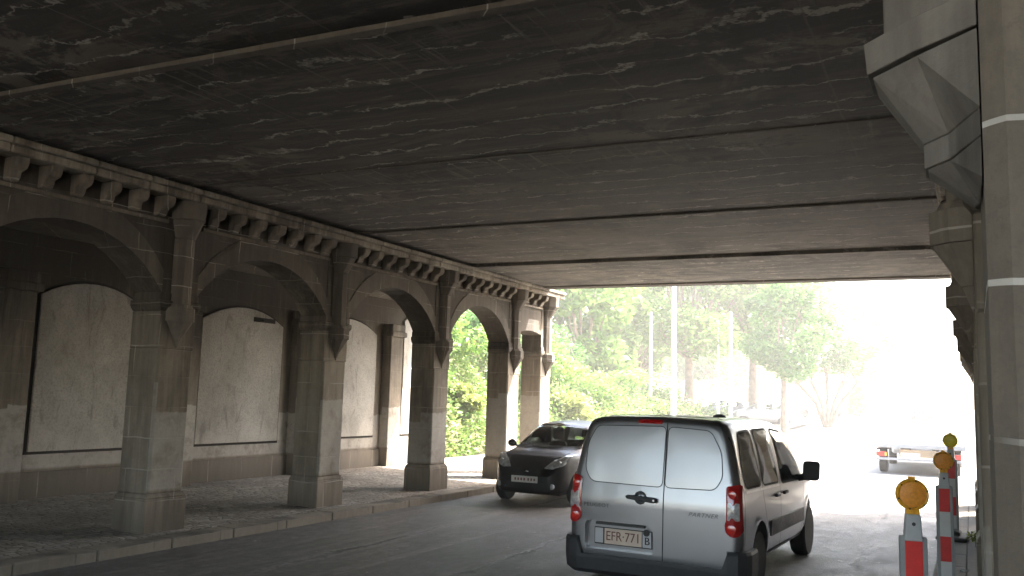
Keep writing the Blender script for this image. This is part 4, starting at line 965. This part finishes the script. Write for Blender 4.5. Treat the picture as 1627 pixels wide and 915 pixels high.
# ------------------------------------------------------------------ vegetation
def quads(name, ctr, size, mat, parent=None, seed=0, off=None, droop=.3):
    r = np.random.default_rng(seed); n = len(ctr); ctr = np.asarray(ctr, float)
    if off is not None: ctr = ctr - np.asarray(off)
    a = r.normal(size=(n,3)); a[:,2] *= .6; a /= np.linalg.norm(a, axis=1)[:,None]
    b = r.normal(size=(n,3)); b -= (b*a).sum(1)[:,None]*a; b /= np.linalg.norm(b, axis=1)[:,None]
    s = size*r.uniform(.6,1.35,(n,1)); v = np.empty((n,4,3))
    v[:,0] = ctr - a*s; v[:,1] = ctr + b*s*.5; v[:,2] = ctr + a*s; v[:,3] = ctr - b*s*.5
    me = bpy.data.meshes.new(name); me.vertices.add(4*n); me.vertices.foreach_set('co', v.ravel())
    me.loops.add(4*n); me.loops.foreach_set('vertex_index', np.arange(4*n, dtype=np.int32))
    me.polygons.add(n); me.polygons.foreach_set('loop_start', np.arange(0,4*n,4,dtype=np.int32)); me.polygons.foreach_set('loop_total', np.full(n,4,dtype=np.int32))
    me.update(calc_edges=True); me.materials.append(mat)
    o = bpy.data.objects.new(name, me); C.objects.link(o); o.parent = parent; return o
def clump_pts(c_, rad, n, r, flat=.75):
    d = r.normal(size=(n,3)); d /= np.linalg.norm(d, axis=1)[:,None]; q = r.uniform(.35,1,(n,1))**.6
    return np.asarray(c_) + d*q*np.array([rad, rad, rad*flat])

# embankment: slope rising to the left, dying out with distance
def emb_h(x, y):
    foot = -13.4; t = max(0., min(1., (foot-x)/8.5)); H = float(np.interp(y, [19,21,26,34,44,52,60], [9.0,8.8,7.8,6.0,3.6,1.7,.6]))
    return gz(y) + .15 + H*(t**.85) + .25*math.sin(x*1.3+y*.7)*t
xs = np.linspace(-13.4,-40,28); ysb = np.linspace(19.7,64,36)
mb = MB(); mb.add([(x,y,emb_h(x,y)) for y in ysb for x in xs], [(j*28+i, j*28+i+1, (j+1)*28+i+1, (j+1)*28+i) for j in range(35) for i in range(27)])
tag(mb.build('embankment', M['soil'], smooth=True), 'earth slope of the railway embankment on the left', kind='structure')
r = np.random.default_rng(5); pts = []
for _ in range(90000):
    x = -13.3 - 10.5*r.random()**1.3; y = 19.8 + 36*r.random()**1.25; lump = .5+.5*math.sin(x*2.1+1.3*math.sin(y*1.1))*math.cos(y*1.7+x); pts.append((x, y, emb_h(x,y) + abs(r.normal())*(.12+.5*lump)))
tag(quads('ground_cover', pts, .085, M['leafG'], seed=4), 'tangled weeds and ivy covering the embankment slope', 'ground cover', kind='stuff')
shr = []
specs = [(-15.4,22.5,1.5,'B'),(-16.2,25.5,1.7,'A'),(-14.9,28.6,1.3,'B'),(-17.2,29.5,2.0,'B'),(-16.0,32.5,1.7,'A'),(-15.3,36,1.5,'A'),(-17.6,36.5,2.0,'B'),(-15.6,40,1.6,'A'),(-16.5,43.5,1.8,'B'),(-15.2,47,1.4,'A'),(-18.8,23.5,2.1,'A'),(-14.5,24.3,.8,'C'),(-14.4,32.2,.9,'C'),(-14.6,44,1.,'A'),(-19.5,31.5,2.2,'A')]
lbl = ['deep green bush seen through the arch at the end of the arcade','fresh green bush behind the deep green one through the arch','deep green low bush right of the last pier','large deep green bush high beside the last pier','bright green bush in the middle of the embankment',
 'rounded fresh green bush low on the embankment','large dark green bush high on the embankment crest','fresh green bush above the roof of the silver van','deep green bush toward the far end of the slope','last fresh green bush at the foot of the slope','tall fresh green bush at the top of the near slope',
 'small yellow green bush at the pavement edge near the arcade','small yellow green bush at the foot of the slope past the piers','low fresh green bush just before the end of the slope','tall bright bush on the crest behind the last pier']
for i, (x, y, s, k) in enumerate(specs):
    z = emb_h(x,y); T = empty('bush', (x,y,z), lbl[i], 'bush', 'bushes on the embankment'); rr = np.random.default_rng(30+i); P = []
    mb = MB()
    for j in range(9):
        a = rr.uniform(0,6.28); d = rr.uniform(.1,.75)*s; d *= 1.25; c_ = (x+math.cos(a)*d, y+math.sin(a)*d, z + rr.uniform(.1,.8)*s)
        P.append(clump_pts(c_, s*rr.uniform(.38,.62), int(380), rr, .6)); mb.tube([(0,0,-.1), ((c_[0]-x)*.4,(c_[1]-y)*.4,(c_[2]-z)*.6), (c_[0]-x,c_[1]-y,c_[2]-z)], [.04,.025,.01], 5)
    mb.build('stem', M['bark'], T); quads('foliage', np.vstack(P), .095, M['leaf'+k], T, seed=i, off=(x,y,z))

def tree(name, x, y, h, th, crown_r, n_cl, mat, label, lean=0., multi=1, leaf=.16, crown_lo=None, per=420, bare=0, trunk_r=.22, seed=0):
    z = gz(y); T = empty(name, (x,y,z), label, 'tree', 'trees on the sunlit square'); rr = np.random.default_rng(100+seed)
    mb = MB(); tips = []
    for s in range(multi):
        sp = (s-(multi-1)/2)*.42 if multi > 1 else 0
        base = [(sp*.15,0,-.1), (sp*.8+lean*.3, rr.uniform(-.1,.1), th*.5), (sp*2.2+lean, rr.uniform(-.1,.1), th)]
        mb.tube(base, [trunk_r*1.15, trunk_r*.85, trunk_r*.7], 10); tips.append(base[-1])
    T_tr = mb.build('trunk', M['bark'], T, smooth=True)
    limbs = []; P = []
    lo = th if crown_lo is None else crown_lo
    for i in range(n_cl):
        a = i*2.399 + rr.uniform(-.4,.4); t = rr.random(); zz = lo + (h-lo)*t; rad = crown_r*math.sin(math.pi*min(.97, .18+.75*t))*rr.uniform(.45,1)
        c_ = (lean + math.cos(a)*rad, math.sin(a)*rad, zz); tp = tips[i % len(tips)]
        mid = ((tp[0]+c_[0])/2 + rr.uniform(-.2,.2), (tp[1]+c_[1])/2, tp[2] + (c_[2]-tp[2])*.35 + .1)
        mb = MB(); mb.tube([(tp[0],tp[1],tp[2]-.25), mid, c_], [trunk_r*.42, trunk_r*.25, .02], 6); limbs.append((mb, i))
        if i >= bare: P.append(clump_pts(c_, crown_r*rr.uniform(.28,.5), int(per*1.2), rr))
    for mb, i in limbs: mb.build('limb', M['bark'], T_tr, smooth=True)
    quads('crown', np.vstack(P), leaf, mat, T, seed=seed)
    return T
def at(px, Y):   # ground x for a photo column at distance Y, near the horizon line
    d = right*(px-813.5)/f_px + down*((640-457.5)/f_px) + fwd; return d.x/d.y*Y
tree('plane_tree', at(1094,52), 52, 13.5, 4.2, 4.4, 34, M['leafA'], 'big forked plane tree left of centre with reddish upper trunk', seed=1, trunk_r=.32, crown_lo=4.6)
tree('plane_tree', at(1197,56), 56, 13.0, 5.0, 4.0, 30, M['leafA'], 'tall plane tree in the middle of the square', seed=2, trunk_r=.30, crown_lo=5.4)
tree('slim_tree', at(1246,48), 48, 7.8, 3.0, 2.3, 22, M['leafB'], 'slim tree with a single pale trunk before the brick building', seed=3, trunk_r=.2, crown_lo=3.4, leaf=.13)
tree('many_stemmed_tree', at(1315,56), 56, 8.2, 2.8, 2.6, 22, M['leafB'], 'many stemmed tree with thin bare branches before the building', seed=4, multi=5, trunk_r=.12, crown_lo=3.6, bare=4, leaf=.12, per=330)
tree('small_tree', at(1398,70), 70, 7.5, 2.6, 1.9, 10, M['leafC'], 'small yellow green tree above the building windows', seed=5, trunk_r=.12, leaf=.13, per=300)
for i, (px, Y, h, cr, k, lb) in enumerate([(960,75,13,5,'B','wide dark green tree behind the left end of the embankment'),(1030,82,15,5.5,'A','tall pale tree standing behind the white poles'),
        (1130,78,12,4.5,'B','background tree between the two big plane trees'),(1080,95,15,5.5,'C','yellowish background tree behind the forked plane tree'),(1190,90,14,5,'C','yellowish background tree behind the tall plane tree'),(1010,60,9.5,3.6,'A','mid height tree standing on the embankment crest'),(925,44,11.5,3.6,'A','leafy tree rising just right of the last arcade pier')]):
    tree('background_tree', at(px,Y), Y, h, 3, cr, 26, M['leaf'+k], lb, seed=10+i, leaf=.24, per=260, crown_lo=3.)
T = empty('hedge_shrub', (at(1362,68),68,gz(68)), 'dark conical shrub in front of the brick building', 'shrub')
rr = np.random.default_rng(77); P = np.vstack([clump_pts((0,0,.4+.45*i), .95-.15*i, 300, rr) for i in range(5)]); quads('foliage', P, .1, M['leafB'], T, seed=9)
mb = MB(); mb.tube([(0,0,0),(0,0,1.2)], [.08,.04], 6); mb.build('stem', M['bark'], T)
T = empty('weed', (-.02,13.8,.1), 'bright green weed sprouting at the foot of the right piers', 'plant')
quads('foliage', np.vstack([clump_pts((0,0,.13), .1, 60, rr)]), .035, M['leafC'], T, seed=8)
mb = MB(); mb.tube([(0,0,0),(0,0,.12)], .006, 5); mb.build('stem', M['bark'], T)

# ------------------------------------------------------------------ poles
for i, (px, Y, h, r0, lb) in enumerate([(1033,46,6.2,.10,'white pole rising from the far end of the embankment'),(1070,38,8.5,.12,'tallest white pole left of the forked plane tree'),
        (1141,50,5.6,.08,'thin white pole right of the forked plane tree'),(1161,44,6.0,.10,'white pole nearest to the middle plane tree')]):
    T = empty('white_pole', (at(px,Y),Y,gz(Y)), lb, 'pole', 'white poles on the square')
    mb = MB(); mb.tube([(0,0,0),(0,0,h*.5),(0,0,h)], [r0,r0*.85,r0*.6], 12); mb.build('pole', M['polewhite'], T, smooth=True)
    mb = MB(); mb.lathe([(r0*.7,h),(r0*.8,h+.05),(r0*.3,h+.12),(.01,h+.13)], (0,0,0), 'z', 12); mb.build('cap', M['polewhite'], T)
    mb = MB(); mb.lathe([(r0*1.7,0),(r0*1.7,.25),(r0*1.05,.35)], (0,0,0), 'z', 12); mb.build('foot', M['polewhite'], T)

# ------------------------------------------------------------------ far buildings
def building():
    Y = 78; x0, x1 = at(1250,Y), at(1448,Y); z0 = gz(Y); T = empty('low_building', ((x0+x1)/2, Y, z0), 'long low brick building with a dark roof line and a row of windows', 'building')
    w2 = (x1-x0)/2
    mb = MB(); mb.box(-w2,w2,0,9,-.2,2.55); wl_ = mb.build('wall', M['brick'], T)
    mb = MB(); mb.box(-w2-.4,w2+.4,-.5,9.4,2.553,2.85); mb.build('roof', M['roofdark'], T, bevel=.03)
    mb = MB(); mb.box(-w2+1.2,-.6,-.05,-.003,-.2,1.9); mb.build('white_front', M['wallwhite'], T)
    for px0, px1 in ((1364,1371),(1374,1381),(1391,1396),(1398,1403),(1406,1411),(1413,1418),(1420,1425)):
        a, b = at(px0,Y)-(x0+x1)/2, at(px1,Y)-(x0+x1)/2
        mb = MB(); mb.box(a,b,-.06,-.004,.95,2.2); wn = mb.build('window', M['polewhite'], T)
        mb = MB(); mb.box(a+.06,b-.06,-.07,-.061,1.0,2.15); mb.build('pane', M['glass'], wn)
    mb = MB(); mb.box(.35,1.25,-.05,-.004,-.1,1.95); mb.build('door', M['greyp'], T)
building()

# ------------------------------------------------------------------ added glare volume
mb = MB(); mb.box(-60, 45, -30, 130, -1.2, 17.5)  # scattering volume added to imitate veiling lens glare
hz = bpy.data.materials.new('glare_haze'); hz.use_nodes = True; t_ = hz.node_tree; t_.nodes.clear()
ou = t_.nodes.new('ShaderNodeOutputMaterial'); pv = t_.nodes.new('ShaderNodeVolumePrincipled')
pv.inputs['Color'].default_value = (.97, .95, .92, 1); pv.inputs['Density'].default_value = .003; pv.inputs['Anisotropy'].default_value = .2
t_.links.new(pv.outputs[0], ou.inputs['Volume'])
tag(mb.build('glare_haze', hz), 'thin scattering volume added over the street for the look of lens glare', kind='stuff')
